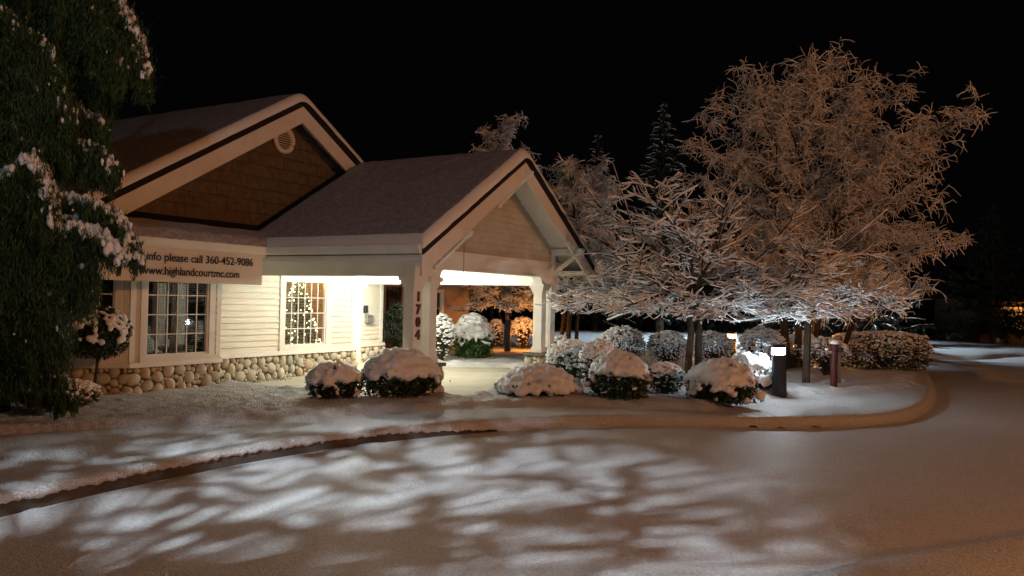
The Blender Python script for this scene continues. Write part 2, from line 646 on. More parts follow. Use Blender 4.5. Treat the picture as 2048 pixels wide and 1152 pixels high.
# snowy bank beside the viewer, lower right corner
edge = spline([(0.9, 3.9), (1.6, 5.2), (2.42, 5.94), (3.3, 6.42), (4.3, 6.9), (5.6, 7.6), (7.6, 8.4), (12, 9.4), (22, 10)], 260)
rows_ = [(-0.14, -0.165), (-0.06, -0.12), (0.0, -0.07), (0.07, -0.035), (0.18, -0.02), (0.5, -0.03), (1.2, -0.02), (3.5, -0.02), (9, -0.02)]
vv = []
for e in edge:
    for d, z in rows_:
        k = min(1, max(0, d + 0.14) * 3)
        vv.append((e[0] + 0.55 * d + 0.02 * fbm(e[0], e[1], 5), e[1] - 0.83 * d + 0.03 * fbm(e[0], e[1], 4), z + k * (0.02 * fbm(e[0] + d, e[1], 2.2) + 0.012 * fbm(e[0], e[1] + d, 7))))
i = np.arange(len(edge) - 1)[:, None] * len(rows_)
j = np.arange(len(rows_) - 1)[None, :]
mb = MB()
mb.add(vv, np.stack([i + j, i + len(rows_) + j, i + len(rows_) + j + 1, i + j + 1], -1).reshape(-1, 4))
struct(mb.build('near_verge', M['snow_ground'], smooth=True))

# concrete apron under the porch
mb = MB()
for (u0, u1) in ((-1.75, 1.42), (1.432, 3.2), (3.212, 6.2)):
    for (v0, v1) in ((-0.9, 2.4), (2.412, 6.4)):
        mb.box(u0, u1, v0, v1, -0.1, 0.03)
o = mb.build('porch_apron', M['concrete'], loc=HOUSE)
o.rotation_euler = (0, 0, UA)
struct(o)

# ------------------------------------------------------------------ the house (local axes: u along the gable fronts, v away from them)
house = empty('house', HOUSE, 'single-storey lodge with snowy gabled roofs, pale siding, river-stone base and lit entrance porch', 'house', rz=UA)
rs = np.random.default_rng(5)


def lap(mb, o, d, n, f0, f1, z0, z1, e=0.125, t=0.027):
    z = z0
    while z < z1 - 1e-4:
        zt = min(z + e, z1)
        P = lambda s_, q, zz: (o[0] + d[0] * s_ + n[0] * q, o[1] + d[1] * s_ + n[1] * q, zz)
        a0, a1, b0, b1 = f0(z), f1(z), f0(zt), f1(zt)
        if a1 > a0:
            mb.quad(P(a0, t, z), P(a1, t, z), P(b1, 0.002, zt), P(b0, 0.002, zt))
            mb.quad(P(a0, 0, z), P(a1, 0, z), P(a1, t, z), P(a0, t, z))
        z = zt


def wall(name, rects, o, d, n, m='siding', parent=None, e=0.125):
    mb = MB()
    for (a, b, z0, z1) in rects:
        lap(mb, o, d, n, lambda z, a=a: a, lambda z, b=b: b, z0, z1, e)
    return mb.build(name, M[m], parent or house)


class StoneMB(MB):
    def stone(s, c, r, rot):
        v, f = ICO[2]
        k = rs.uniform(0, 50)
        nz = np.array([noise.noise(Vector(p) * 1.3 + Vector((k, k, 0))) for p in v.tolist()])[:, None]
        v = v * (1 + 0.22 * nz)
        v = (v * np.asarray(r)) @ rot.T
        s.add(v + np.asarray(c), f)
        s.tint += [rs.uniform()] * len(v)

    def build(s, name, m, parent=None, smooth=True, loc=None):
        o = MB.build(s, name, m, parent, smooth, loc)
        a = o.data.attributes.new('tint', 'FLOAT', 'POINT')
        a.data.foreach_set('value', np.array(s.tint, np.float32))
        return o


def stones(mb, o, d, n, L, H, rmax=0.115):
    placed = []
    for r, tries in ((rmax, 120), (rmax * 0.82, 250), (rmax * 0.66, 500), (rmax * 0.5, 900), (rmax * 0.36, 1500), (rmax * 0.27, 1500)):
        for _ in range(int(tries * max(L, 0.5) / 1.6)):
            rr = r * rs.uniform(0.88, 1.1)
            a = rs.uniform(rr * 0.5, L - rr * 0.5)
            z = rs.uniform(rr * 0.5, H - rr * 0.75)
            asp = rs.uniform(0.68, 1.0)
            th = rs.choice([0.0, 1.57, rs.uniform(0, 3.14)]) + rs.normal() * 0.25
            ok = True
            for (pa, pz, pr) in placed:
                if (pa - a) ** 2 + (pz - z) ** 2 < ((pr + rr) * 0.90) ** 2:
                    ok = False
                    break
            if ok:
                placed.append((a, z, rr))
                ex = np.array([d[0], d[1], 0])
                ny = np.array([n[0], n[1], 0])
                ez = np.array([0, 0, 1.0])
                c, q = math.cos(th), math.sin(th)
                rot = np.stack([ex * c + ez * q, ny, -ex * q + ez * c], 1)
                mb.stone((o[0] + d[0] * a, o[1] + d[1] * a, z + o[2]), (rr * 1.12, rr * 0.62, rr * 1.12 * asp), rot)


# stone base with its mortar core
def stone_base(name, poly, H, parent=None, core=0.06, cap=None):
    """poly: list of (u,v) corners of the outer face, walked with the outside on the right"""
    st = StoneMB()
    mb = MB()
    for (a, b) in zip(poly[:-1], poly[1:]):
        d = np.array(b) - np.array(a)
        L = float(np.linalg.norm(d))
        d = d / L
        n = np.array([d[1], -d[0]])
        p0 = np.array(a) - n * 0.05
        stones(st, (p0[0], p0[1], 0.0), d, n, L, H)
        q0, q1 = np.array(a) - n * 0.045, np.array(b) - n * 0.045
        mb.quad((*q0, -0.1), (*q1, -0.1), (*q1, H), (*q0, H))
    o = st.build(name, M['stone'], parent or house)
    mb.build('mortar', M['mortar'], o)
    return o


ND = (0.0, -1.0)
UD = (1.0, 0.0)
BAY = [(-4.95, 4.72), (-4.9, 4.70), (-3.92, 3.70), (-2.07, 3.70), (-1.78, 4.28)]
stone_base('stone_base', [(-6.2, 4.72), (-4.85, 4.72), (-3.94, 3.62), (-2.05, 3.62), (-1.74, 4.30), (2.56, 4.30), (2.56, 6.0)], 0.53)
stone_base('entrance_stone_base', [(4.60, 5.9), (5.60, 5.9), (5.60, 7.9)], 0.46)

# sills along the top of the stone
mb = MB()


def sill(mb, poly, z0, z1, out=0.07):
    for (a, b) in zip(poly[:-1], poly[1:]):
        d = np.array(b) - np.array(a)
        L = np.linalg.norm(d)
        d = d / L
        n = np.array([d[1], -d[0]])
        A, B = np.array(a) - d * 0.03, np.array(b) + d * 0.03
        lo = [(*(A + n * out), z0), (*(B + n * out), z0), (*(B - n * 0.12), z0), (*(A - n * 0.12), z0)]
        hi = [(*(A + n * (out - 0.015)), z1), (*(B + n * (out - 0.015)), z1), (*(B - n * 0.12), z1), (*(A - n * 0.12), z1)]
        mb.hexa(lo, hi)


sill(mb, [(-6.2, 4.72), (-4.87, 4.72), (-3.93, 3.68), (-2.06, 3.68), (-1.74, 4.35), (2.53, 4.35)], 0.525, 0.605)
mb.build('base_sill', M['trim'], house)
mb = MB()
sill(mb, [(4.60, 5.97), (5.55, 5.97), (5.57, 7.9)], 0.455, 0.54)
mb.build('entrance_sill', M['trim'], house)

# walls
wall('front_wall', [(-1.9, 0.10, 0.60, 2.75), (0.10, 1.70, 0.60, 0.64), (0.10, 1.70, 2.2, 2.75), (1.70, 2.5, 0.60, 2.75)], (0, 4.4), UD, ND)
wall('bay_wall', [(-3.90, -3.70, 0.6, 2.62), (-2.24, -2.08, 0.6, 2.62), (-3.7, -2.24, 0.6, 0.64), (-3.7, -2.24, 2.2, 2.62)], (0, 3.7), UD, ND)
wall('entrance_wall', [(4.60, 5.5, 0.53, 2.6), (2.5, 3.45, 0.03, 2.6), (3.45, 4.6, 2.14, 2.6)], (0, 6.0), UD, ND)
wall('recess_side_wall', [(0, 1.6, 0.03, 2.6)], (2.5, 4.4), (0, 1.0), (1.0, 0))
wall('wing_link_wall', [(0, 2.0, 0.5, 2.6)], (5.5, 6.0), (0, 1.0), (1.0, 0))
dl = np.array([-4.9 + 3.9, 4.72 - 3.7])
dl = -dl / np.linalg.norm(dl)
wall('bay_left_wall', [(0, 0.22, 0.6, 2.62), (1.22, 1.42, 0.6, 2.62), (0.22, 1.22, 0.6, 0.66), (0.22, 1.22, 2.2, 2.62)], (-4.9, 4.72), tuple(dl), (dl[1], -dl[0]))
dr = np.array([-1.78 + 2.08, 4.38 - 3.7])
dr = dr / np.linalg.norm(dr)
wall('bay_right_wall', [(0, 0.74, 0.6, 2.62)], (-2.08, 3.7), tuple(dr), (dr[1], -dr[0]))
wall('left_front_wall', [(-6.2, -4.9, 0.6, 2.75)], (0, 4.72), UD, ND)
mb = MB()
mb.quad((-5.0, 4.8, 0), (-5.0, 17, 0), (-5.0, 17, 2.8), (-5.0, 4.8, 2.8))
mb.quad((-5.0, 17, 0), (5.5, 17, 0), (5.5, 17, 2.8), (-5.0, 17, 2.8))
mb.quad((5.5, 14, 0), (5.5, 17, 0), (5.5, 17, 2.8), (5.5, 14, 2.8))
mb.quad((-6.2, 4.72, 0), (-6.2, 9, 0), (-6.2, 9, 2.75), (-6.2, 4.72, 2.75))
mb.quad((2.5, 4.42, 2.6), (5.5, 4.42, 2.6), (5.5, 4.42, 3.3), (2.5, 4.42, 3.3))
mb.build('rear_wall', M['siding'], house)

# corner boards, each its own part
for bx_ in ((2.40, 2.52, 4.372, 4.42, 0.6, 2.6), (5.42, 5.53, 5.965, 6.02, 0.54, 2.6), (-3.93, -3.83, 3.67, 3.72, 0.6, 2.62),
            (-2.15, -2.05, 3.67, 3.72, 0.6, 2.62), (-1.93, -1.83, 4.36, 4.42, 0.6, 2.62)):
    MB().box(*bx_).build('corner_board', M['trim'], house)
mb = MB()
mb.tube([(-1.66, 4.33, 2.6), (-1.66, 4.33, 0.7), (-1.66, 4.28, 0.62)], 0.032, 8)
mb.build('downspout', M['trim'], house)


def window(parent, a0, a1, z0, z1, o, d, n, cols, rows, room='dark_room', blinds=None, casing=0.15, glass_m='dark_glass', name='window', slat=0.034, depth=1.6, ext=0.25):
    """casing = the part; frame, pane, muntins, blinds, room are its sub-parts"""
    def W(mb, s0, s1, q0, q1, zz0, zz1):
        lo, hi = [], []
        for (s_, q) in ((s0, q0), (s1, q0), (s1, q1), (s0, q1)):
            x, y = o[0] + d[0] * s_ + n[0] * q, o[1] + d[1] * s_ + n[1] * q
            lo.append((x, y, zz0))
            hi.append((x, y, zz1))
        mb.hexa(lo, hi)
    c = MB()
    W(c, a0 - casing, a0, 0.045, -0.02, z0 - 0.02, z1 + 0.09)
    W(c, a1, a1 + casing, 0.045, -0.02, z0 - 0.02, z1 + 0.09)
    W(c, a0, a1, 0.047, -0.02, z1, z1 + 0.088)
    W(c, a0 - casing - 0.02, a1 + casing + 0.02, 0.075, -0.02, z0 - 0.10, z0 - 0.021)
    W(c, a0, a1, 0.045, -0.06, z0 - 0.02, z0)
    part = c.build(name, M['trim'], parent)
    fr = MB()
    t = 0.035
    W(fr, a0, a0 + t, 0.012, -0.05, z0, z1)
    W(fr, a1 - t, a1, 0.012, -0.05, z0, z1)
    W(fr, a0 + t, a1 - t, 0.010, -0.05, z0, z0 + t)
    W(fr, a0 + t, a1 - t, 0.010, -0.05, z1 - t, z1)
    fr.build('frame', M['trim'], part)
    mu = MB()
    A0, A1, Z0, Z1 = a0 + t, a1 - t, z0 + t, z1 - t
    for k in range(1, cols):
        s_ = A0 + (A1 - A0) * k / cols
        W(mu, s_ - 0.009, s_ + 0.009, -0.016, -0.03, Z0, Z1)
    for k in range(1, rows):
        zz = Z0 + (Z1 - Z0) * k / rows
        W(mu, A0, A1, -0.013, -0.027, zz - 0.009, zz + 0.009)
    mu.build('muntins', M['trim'], part)
    p = MB()
    P = lambda s_, q, zz: (o[0] + d[0] * s_ + n[0] * q, o[1] + d[1] * s_ + n[1] * q, zz)
    p.quad(P(A0, -0.034, Z0), P(A1, -0.034, Z0), P(A1, -0.034, Z1), P(A0, -0.034, Z1))
    p.build('pane', M[glass_m], part)
    if blinds:
        b = MB()
        zz = Z0 + 0.01
        while zz < Z1:
            v = [P(A0, -0.07, zz), P(A1, -0.07, zz), P(A1, -0.092, zz + slat * blinds[1]), P(A0, -0.092, zz + slat * blinds[1])]
            b.quad(*v)
            zz += slat
        b.build('blinds', M[blinds[0]], part)
    r = MB()
    B0, B1 = a0 - 0.25, a1 + ext
    zl, zh = z0 - 0.4, z1 + 0.25
    r.quad(P(B0, -depth, zl), P(B1, -depth, zl), P(B1, -depth, zh), P(B0, -depth, zh))
    r.quad(P(B0, -0.06, zl), P(B0, -depth, zl), P(B0, -depth, zh), P(B0, -0.06, zh))
    r.quad(P(B1, -0.06, zl), P(B1, -depth, zl), P(B1, -depth, zh), P(B1, -0.06, zh))
    r.quad(P(B0, -0.06, zl), P(B1, -0.06, zl), P(B1, -depth, zl), P(B0, -depth, zl))
    r.quad(P(B0, -0.06, zh), P(B1, -0.06, zh), P(B1, -depth, zh), P(B0, -depth, zh))
    r.build('room', M[room], part)
    return part, P


w2, P2 = window(house, 0.25, 1.53, 0.70, 2.14, (0, 4.4), UD, ND, 6, 4, room='room', blinds=('blind', 0.16), ext=0.88)
w1, P1 = window(house, -3.62, -2.32, 0.70, 2.14, (0, 3.7), UD, ND, 6, 4, blinds=('dark_blind', 0.5), casing=0.12, depth=0.9)
w0, P0 = window(house, 0.26, 1.18, 0.70, 2.14, (-4.9, 4.72), tuple(dl), (dl[1], -dl[0]), 4, 4, blinds=('dark_blind', 0.5), casing=0.11, depth=0.7)
# pale drapes gathered inside the bay window
mb = MB()
for (c, wd) in ((-3.27, 0.17), (-2.84, 0.15)):
    pts = []
    N_ = 24
    zs = np.linspace(2.1, 0.80, 14)
    grid = []
    for z in zs:
        flare = 1.0 + 1.1 * max(0, (1.25 - z)) ** 1.2
        for k in range(N_):
            a = k / (N_ - 1) * 2 - 1
            grid.append((c + a * wd * 0.5 * flare, 3.7 + 0.16 + 0.022 * math.sin(k * 1.5 + z), z))
    i = np.arange(13)[:, None] * N_
    j = np.arange(N_ - 1)[None, :]
    mb.add(grid, np.stack([i + j, i + j + 1, i + N_ + j + 1, i + N_ + j], -1).reshape(-1, 4))
mb.build('drapes', M['drape'], w1, smooth=True)

# entrance door
mb = MB()
mb.box(3.45, 3.55, 5.94, 6.03, 0.03, 2.14)
mb.box(4.50, 4.60, 5.94, 6.03, 0.03, 2.14)
mb.box(3.55, 4.50, 5.942, 6.03, 2.05, 2.14)
dr_ = mb.build('door', M['door'], house)
mb = MB()
mb.box(3.55, 3.68, 5.985, 6.02, 0.06, 2.05)
mb.box(4.37, 4.50, 5.985, 6.02, 0.06, 2.05)
mb.box(3.68, 4.37, 5.987, 6.02, 0.06, 0.16)
mb.box(3.68, 4.37, 5.987, 6.02, 0.98, 2.05)
mb.build('door_leaf', M['door'], dr_)
mb = MB()
mb.quad((3.68, 6.0, 0.16), (4.37, 6.0, 0.16), (4.37, 6.0, 0.98), (3.68, 6.0, 0.98))
mb.build('pane', M['dark_glass'], dr_)
mb = MB()
mb.box(3.6, 4.45, 6.4, 6.42, 0.0, 1.1)
mb.box(3.6, 4.16, 6.20, 6.22, 0.03, 0.95)
mb.build('mat_behind_glass', M['curtain_brown'], dr_)
mb = MB()
mb.box(4.10, 4.17, 5.93, 5.96, 0.98, 1.10)
mb.tube([(4.13, 5.93, 1.0), (4.13, 5.90, 1.02), (4.13, 5.90, 1.08), (4.13, 5.93, 1.1)], 0.01, 6)
mb.build('door_handle', M['black'], dr_)
mb = MB()
mb.box(4.14, 4.25, 5.978, 5.984, 1.36, 1.56)
mb.build('door_notice', M['paper'], dr_)
# intercom box and letter box beside the door
mb = MB()
mb.box(4.70, 4.78, 5.88, 5.985, 1.38, 1.58)
mb.box(4.715, 4.765, 5.875, 5.882, 1.40, 1.50)
mb.build('intercom', M['black'], house)
mb = MB()
mb.box(4.76, 4.98, 5.86, 5.985, 1.10, 1.27)
mb.prism([(5.985, 1.27), (5.84, 1.27), (5.86, 1.31), (5.985, 1.33)], 0, 4.75, 4.99)
mb.build('letter_box', M['metal'], house)


# roofs ------------------------------------------------------------
def gable_T(apex_u, apex_z, slope):
    return lambda u: apex_z - slope * abs(u - apex_u)


def roof(T, apex, uL, uR, v0, v1, th, parent=None, name='roof'):
    mb = MB()
    for (a, b) in ((uL, apex), (apex, uR)):
        mb.hexa([(a, v0, T(a) - th), (b, v0, T(b) - th), (b, v1, T(b) - th), (a, v1, T(a) - th)],
                [(a, v0, T(a)), (b, v0, T(b)), (b, v1, T(b)), (a, v1, T(a))])
    return mb.build(name, M['roof_edge'], parent or house)


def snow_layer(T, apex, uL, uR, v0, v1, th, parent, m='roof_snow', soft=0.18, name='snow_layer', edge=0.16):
    def axis(a, b, step, ea=True, eb=True):
        e = [0, 0.006, 0.02, 0.045, 0.08, 0.12, edge]
        mid = list(np.linspace(a + edge, b - edge, max(2, int((b - a) / step))))
        return [a + q for q in e[:-1]] + mid + [b - q for q in e[:-1]][::-1]
    us = sorted(axis(uL, uR, 0.09))
    vs = axis(v0, v1, 0.11)
    verts = []
    for v in vs:
        for u in us:
            d = min(u - uL, uR - u, v - v0, v1 - v)
            k = min(1, max(0, d / edge))
            h = th * math.sqrt(max(0, 1 - (1 - k) ** 2))
            # soften the ridge
            zz = T(u)
            if apex is not None:
                du = abs(u - apex)
                if du < soft:
                    sl = (T(apex) - T(apex + 1))
                    zz -= sl * (soft - du) ** 2 / (2 * soft)
            jit = 0.02 * fbm(u, v, 5) * (1 - k)
            h += (0.018 * fbm(u, v, 2.2, 3) + 0.010 * fbm(u, v, 9, 3)) * k
            verts.append((u + (jit if u - uL < 0.03 or uR - u < 0.03 else 0), v + (jit if v - v0 < 0.03 else 0), zz + h + 0.003))
    nu = len(us)
    i = np.arange(len(vs) - 1)[:, None] * nu
    j = np.arange(nu - 1)[None, :]
    mb = MB()
    mb.add(verts, np.stack([i + j, i + j + 1, i + nu + j + 1, i + nu + j], -1).reshape(-1, 4))
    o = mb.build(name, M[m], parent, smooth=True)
    o.data.materials.append(M['snow'])
    for p in o.data.polygons:
        c = p.center
        if min(c.y - v0, c.x - uL, uR - c.x) < 0.11:
            p.material_index = 1
    return o


TP = gable_T(1.94, 4.77, 0.61)
TM = gable_T(0.28, 6.03, 0.583)
TB = lambda v: 2.70 + 0.42 * (v - 3.1)

pr = roof(TP, 1.94, -1.50, 5.38, -0.60, 4.40, 0.13, name='porch_roof')
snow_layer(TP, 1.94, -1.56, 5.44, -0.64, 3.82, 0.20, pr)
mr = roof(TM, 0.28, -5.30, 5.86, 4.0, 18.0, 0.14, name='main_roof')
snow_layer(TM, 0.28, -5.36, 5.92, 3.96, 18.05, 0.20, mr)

# pent roof along the wall under the main gable
mb = MB()
mb.hexa([(-6.4, 3.1, TB(3.1) - 0.1), (-0.4, 3.1, TB(3.1) - 0.1), (-0.4, 4.5, TB(4.5) - 0.1), (-6.4, 4.5, TB(4.5) - 0.1)],
        [(-6.4, 3.1, TB(3.1)), (-0.4, 3.1, TB(3.1)), (-0.4, 4.5, TB(4.5)), (-6.4, 4.5, TB(4.5))])
pent = mb.build('pent_roof', M['roof_edge'], house)
mb = MB()
us = np.linspace(-6.45, -0.45, 90)
ds = [0, 0.006, 0.02, 0.05, 0.09, 0.14, 0.2, 0.3, 0.42, 0.55, 0.68, 0.8, 0.9, 0.96, 0.99, 1.0]
vv = []
for u in us:
    for d in ds:
        v = 3.04 + d * 0.60
        k = min(1, d * 0.60 / 0.16, (1 - d) * 0.60 / 0.12)
        vv.append((u, v + (0.02 * fbm(u, 0, 4) if d < 0.03 else 0), TB(v) + 0.17 * math.sqrt(max(0, 1 - (1 - k) ** 2)) + 0.015 * fbm(u, v, 3) * k + 0.003))
i = np.arange(len(us) - 1)[:, None] * len(ds)
j = np.arange(len(ds) - 1)[None, :]
mb.add(vv, np.stack([i + j, i + len(ds) + j, i + len(ds) + j + 1, i + j + 1], -1).reshape(-1, 4))
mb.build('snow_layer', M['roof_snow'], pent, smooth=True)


def rake(T, apex, uL, uR, v0, th, hgt, t=0.045, name='rake_board'):
    mb = MB()
    for (a, b) in ((uL, apex), (apex, uR)):
        mb.hexa([(a, v0, T(a) - th - hgt), (b, v0, T(b) - th - hgt), (b, v0 + t, T(b) - th - hgt), (a, v0 + t, T(a) - th - hgt)],
                [(a, v0, T(a) - th), (b, v0, T(b) - th), (b, v0 + t, T(b) - th), (a, v0 + t, T(a) - th)])
    return mb.build(name, M['trim'], house)


rake(TP, 1.94, -1.52, 5.40, -0.585, 0.132, 0.34)
rake(TM, 0.28, -5.32, 5.86, 4.02, 0.142, 0.36)


def soffit(T, apex, uL, uR, v0, v1, off, name='soffit', rows=0.10):
    mb = MB()
    for sgn, (a, b) in ((-1, (uL, apex)), (1, (apex, uR))):
        u = a
        while u < b - 1e-3:
            u2 = min(u + rows, b)
            z1_, z2_ = T(u) - off, T(u2) - off
            mb.quad((u, v0, z1_), (u2, v0, z2_ - 0.008), (u2, v1, z2_ - 0.008), (u, v1, z1_))
            mb.quad((u2, v0, z2_ - 0.008), (u2, v0, z2_), (u2, v1, z2_), (u2, v1, z2_ - 0.008))
            u = u2
    return mb.build(name, M['trim'], house)


soffit(TP, 1.94, -1.48, 5.36, -0.54, 0.12, 0.20)
soffit(TM, 0.28, -5.28, 5.84, 4.065, 4.46, 0.22)

# porch gable siding
mb = MB()
lap(mb, (0, 0.10), UD, ND, lambda z: 1.94 - (4.57 - z) / 0.61, lambda z: 1.94 + (4.57 - z) / 0.61, 2.70, 4.56, 0.125, 0.03)
mb.build('porch_gable_siding', M['gable_siding'], house)
mb = MB()
mb.tri((-1.4, 4.2, 2.6), (5.3, 4.2, 2.6), (1.94, 4.2, 4.55))
# main gable shakes: staggered courses of boards of uneven width
mb = MB()
mb.quad((-5.2, 4.46, 2.75), (5.7, 4.46, 2.75), (5.7, 4.46, 2.751), (-5.2, 4.46, 2.751))
mb.tri((-5.2, 4.46, 2.7), (5.75, 4.46, 2.7), (0.28, 4.46, 5.85))
mb.build('gable_backing', M['roof_edge'], house)
mb = MB()
z = 3.0
k = 0
while z < 5.8:
    e = 0.255
    u = -5.3 + rs.uniform(0, 0.4)
    while u < 5.8:
        wd = rs.choice([0.10, 0.14, 0.2, 0.55, 0.8, 0.9])
        a, b = u + 0.004, min(u + wd, 5.8) - 0.004
        off = rs.uniform(0, 0.006)
        zb, zt = z, z + e

        def cl(uu, zz):
            lim = (5.83 - zz) / 0.583
            return max(0.28 - lim, min(0.28 + lim, uu))
        if cl(b, zb) - cl(a, zb) > 0.005:
            j_ = rs.uniform(-0.004, 0.004)
            mb.quad((cl(a, zb), 4.425 - off, zb + j_), (cl(b, zb), 4.425 - off, zb + j_), (cl(b, zt), 4.452, zt), (cl(a, zt), 4.452, zt))
            mb.quad((cl(a, zb), 4.452, zb + j_), (cl(b, zb), 4.452, zb + j_), (cl(b, zb), 4.425 - off, zb + j_), (cl(a, zb), 4.425 - off, zb + j_))
        u += wd
    z += e
mb.build('gable_shakes', M['shake'], house)
# round louvred vent
mb = MB()
a = np.linspace(0, 2 * np.pi, 41)
vc = (0.13, 4.40, 5.16)
mb.tube([(vc[0] + 0.25 * math.cos(t), vc[1], vc[2] + 0.25 * math.sin(t)) for t in a], 0.055, 8)
vent = mb.build('round_vent', M['trim'], house, smooth=True)
mb = MB()
for k in range(9):
    zz = vc[2] - 0.20 + k * 0.05
    hw = math.sqrt(max(0.001, 0.235 ** 2 - (zz - vc[2]) ** 2))
    mb.hexa([(vc[0] - hw, 4.375, zz - 0.012), (vc[0] + hw, 4.375, zz - 0.012), (vc[0] + hw, 4.42, zz + 0.012), (vc[0] - hw, 4.42, zz + 0.012)],
            [(vc[0] - hw, 4.375, zz), (vc[0] + hw, 4.375, zz), (vc[0] + hw, 4.42, zz + 0.024), (vc[0] - hw, 4.42, zz + 0.024)])
mb.build('louvre', M['trim'], vent)

# beams
mb = MB()
mb.box(-0.86, 4.76, 0.06, 0.30, 2.36, 2.70)
mb.box(-0.86, -0.06, 0.062, 0.298, 2.2, 2.36)
mb.box(3.96, 4.758, 0.062, 0.298, 2.2, 2.36)
for (u0, sg) in ((-0.06, 1), (3.96, -1)):
    r_ = 0.15
    arc = [(u0 + sg * (r_ - r_ * math.cos(t)), 2.36 - r_ + r_ * math.sin(t)) for t in np.linspace(0, math.pi / 2, 10)]
    mb.prism([(u0, 2.36)] + arc, 1, 0.064, 0.296)
mb.build('front_beam', M['trim'], house)
mb = MB()
mb.box(-0.92, 4.82, 0.025, 0.10, 2.665, 2.715)
mb.box(-0.90, 4.80, 0.04, 0.059, 2.60, 2.662)
mb.box(-0.1, 4.0, 0.045, 0.0595, 2.38, 2.40)
mb.build('beam_moulding', M['trim'], house)
mb = MB()
mb.box(-0.86, -0.62, 0.303, 4.37, 2.2, 2.60)
mb.build('left_beam', M['trim'], house)
mb = MB()
mb.box(4.52, 4.76, 0.303, 5.96, 2.17, 2.60)
mb.build('right_beam', M['trim'], house)
mb = MB()
u = -0.60
while u < 5.5:
    mb.box(u + 0.003, min(u + 0.15, 5.5), 0.302, 4.38, 2.575, 2.60)
    mb.box(max(u, 2.52) + 0.003, max(min(u + 0.15, 5.5), 2.53), 4.38, 5.98, 2.577, 2.60) if u + 0.15 > 2.53 else None
    u += 0.15
mb.box(-0.6, 5.5, 0.3, 6, 2.602, 2.62)
mb.build('porch_ceiling', M['trim'], house)
# eaves: soffit, fascia and gutter both sides
mb = MB()
mb.box(-1.46, -0.86, -0.53, 4.38, 2.50, 2.53)
mb.box(4.76, 5.34, -0.53, 7.0, 2.50, 2.53)
mb.box(-6.3, -1.47, 3.16, 4.7, 2.58, 2.61)
mb.build('eave_soffit', M['trim'], house)


def gutter(mb, p0, p1, out):
    (x0, y0), (x1, y1) = p0, p1
    d = np.array([x1 - x0, y1 - y0], float)
    d /= np.linalg.norm(d)
    n = np.array(out, float)
    prof = [(0.0, 2.70), (0.0, 2.56), (0.07, 2.56), (0.095, 2.60), (0.115, 2.66), (0.125, 2.70), (0.105, 2.70), (0.09, 2.64), (0.02, 2.60)]
    m_ = len(prof)
    v = [(x0 + n[0] * a, y0 + n[1] * a, b) for a, b in prof] + [(x1 + n[0] * a, y1 + n[1] * a, b) for a, b in prof]
    mb.add(v, [[i, (i + 1) % m_, m_ + (i + 1) % m_, m_ + i] for i in range(m_)])
    mb.add([v[i] for i in (0, 1, 2, 5)] + [v[m_ + i] for i in (0, 1, 2, 5)], [[0, 1, 2, 3], [7, 6, 5, 4]])


for g0, g1, go in (((-6.3, 3.10), (-1.52, 3.10), (0, -1)), ((5.38, -0.56), (5.38, 7.0), (1, 0)), ((-1.50, -0.56), (-1.50, 3.05), (-1, 0))):
    mb = MB()
    gutter(mb, g0, g1, go)
    gut = mb.build('gutter', M['trim'], house)
for bx_ in ((-1.50, -1.47, -0.56, 4.3, 2.44, 2.70), (-6.3, -1.5, 3.10, 3.13, 2.50, 2.70), (5.35, 5.38, -0.56, 7.0, 2.44, 2.70)):
    MB().box(*bx_).build('fascia', M['trim'], house)
mb = MB()
for k in range(150):
    v_ = rs.uniform(-0.5, 3.0)
    s_ = rs.uniform(0.03, 0.055)
    mb.ball((-1.585, v_, 2.69 + 0.012 * math.sin(v_ * 4)), (s_, s_ * 1.6, s_ * 0.8), sub=1)
for k in range(200):
    u_ = rs.uniform(-6.2, -1.55)
    s_ = rs.uniform(0.03, 0.055)
    mb.ball((u_, 3.02, 2.69), (s_ * 1.6, s_, s_ * 0.8), sub=1)
remesh(mb, 'gutter_snow', 0.022, M['snow'], gut)


# porch columns: paired shafts on a stone pedestal
def column(name, shafts, ped, ztop=2.2):
    mb = MB()
    for (a, b) in shafts:
        mb.box(a, b, 0.10, 0.32, 0.72, 2.04)
        mb.box(a - 0.03, b + 0.03, 0.07, 0.35, 0.62, 0.72)
        mb.box(a - 0.018, b + 0.018, 0.082, 0.338, 0.72, 0.745)
        for q, z0, z1 in ((0.02, 2.0, 2.05), (0.045, 2.05, 2.12), (0.075, 2.12, 2.2)):
            mb.box(a - q, b + q, 0.10 - q, 0.32 + q, z0, z1)
    c = mb.build(name, M['trim'], house)
    mb = MB()
    a, b, v0, v1 = ped
    mb.box(a - 0.04, b + 0.04, v0 - 0.04, v1 + 0.04, 0.55, 0.615)
    mb.build('pedestal_cap', M['cap'], c)
    stone_base('pedestal_stone', [(a, v1), (a, v0), (b, v0), (b, v1), (a, v1)], 0.55, c)
    return c


cl_ = column('column', [(-0.83, -0.57), (-0.33, -0.11)], (-0.98, 0.0, 0.0, 0.46))
cr_ = column('column', [(4.04, 4.26), (4.49, 4.71)], (3.93, 4.85, 0.0, 0.46))


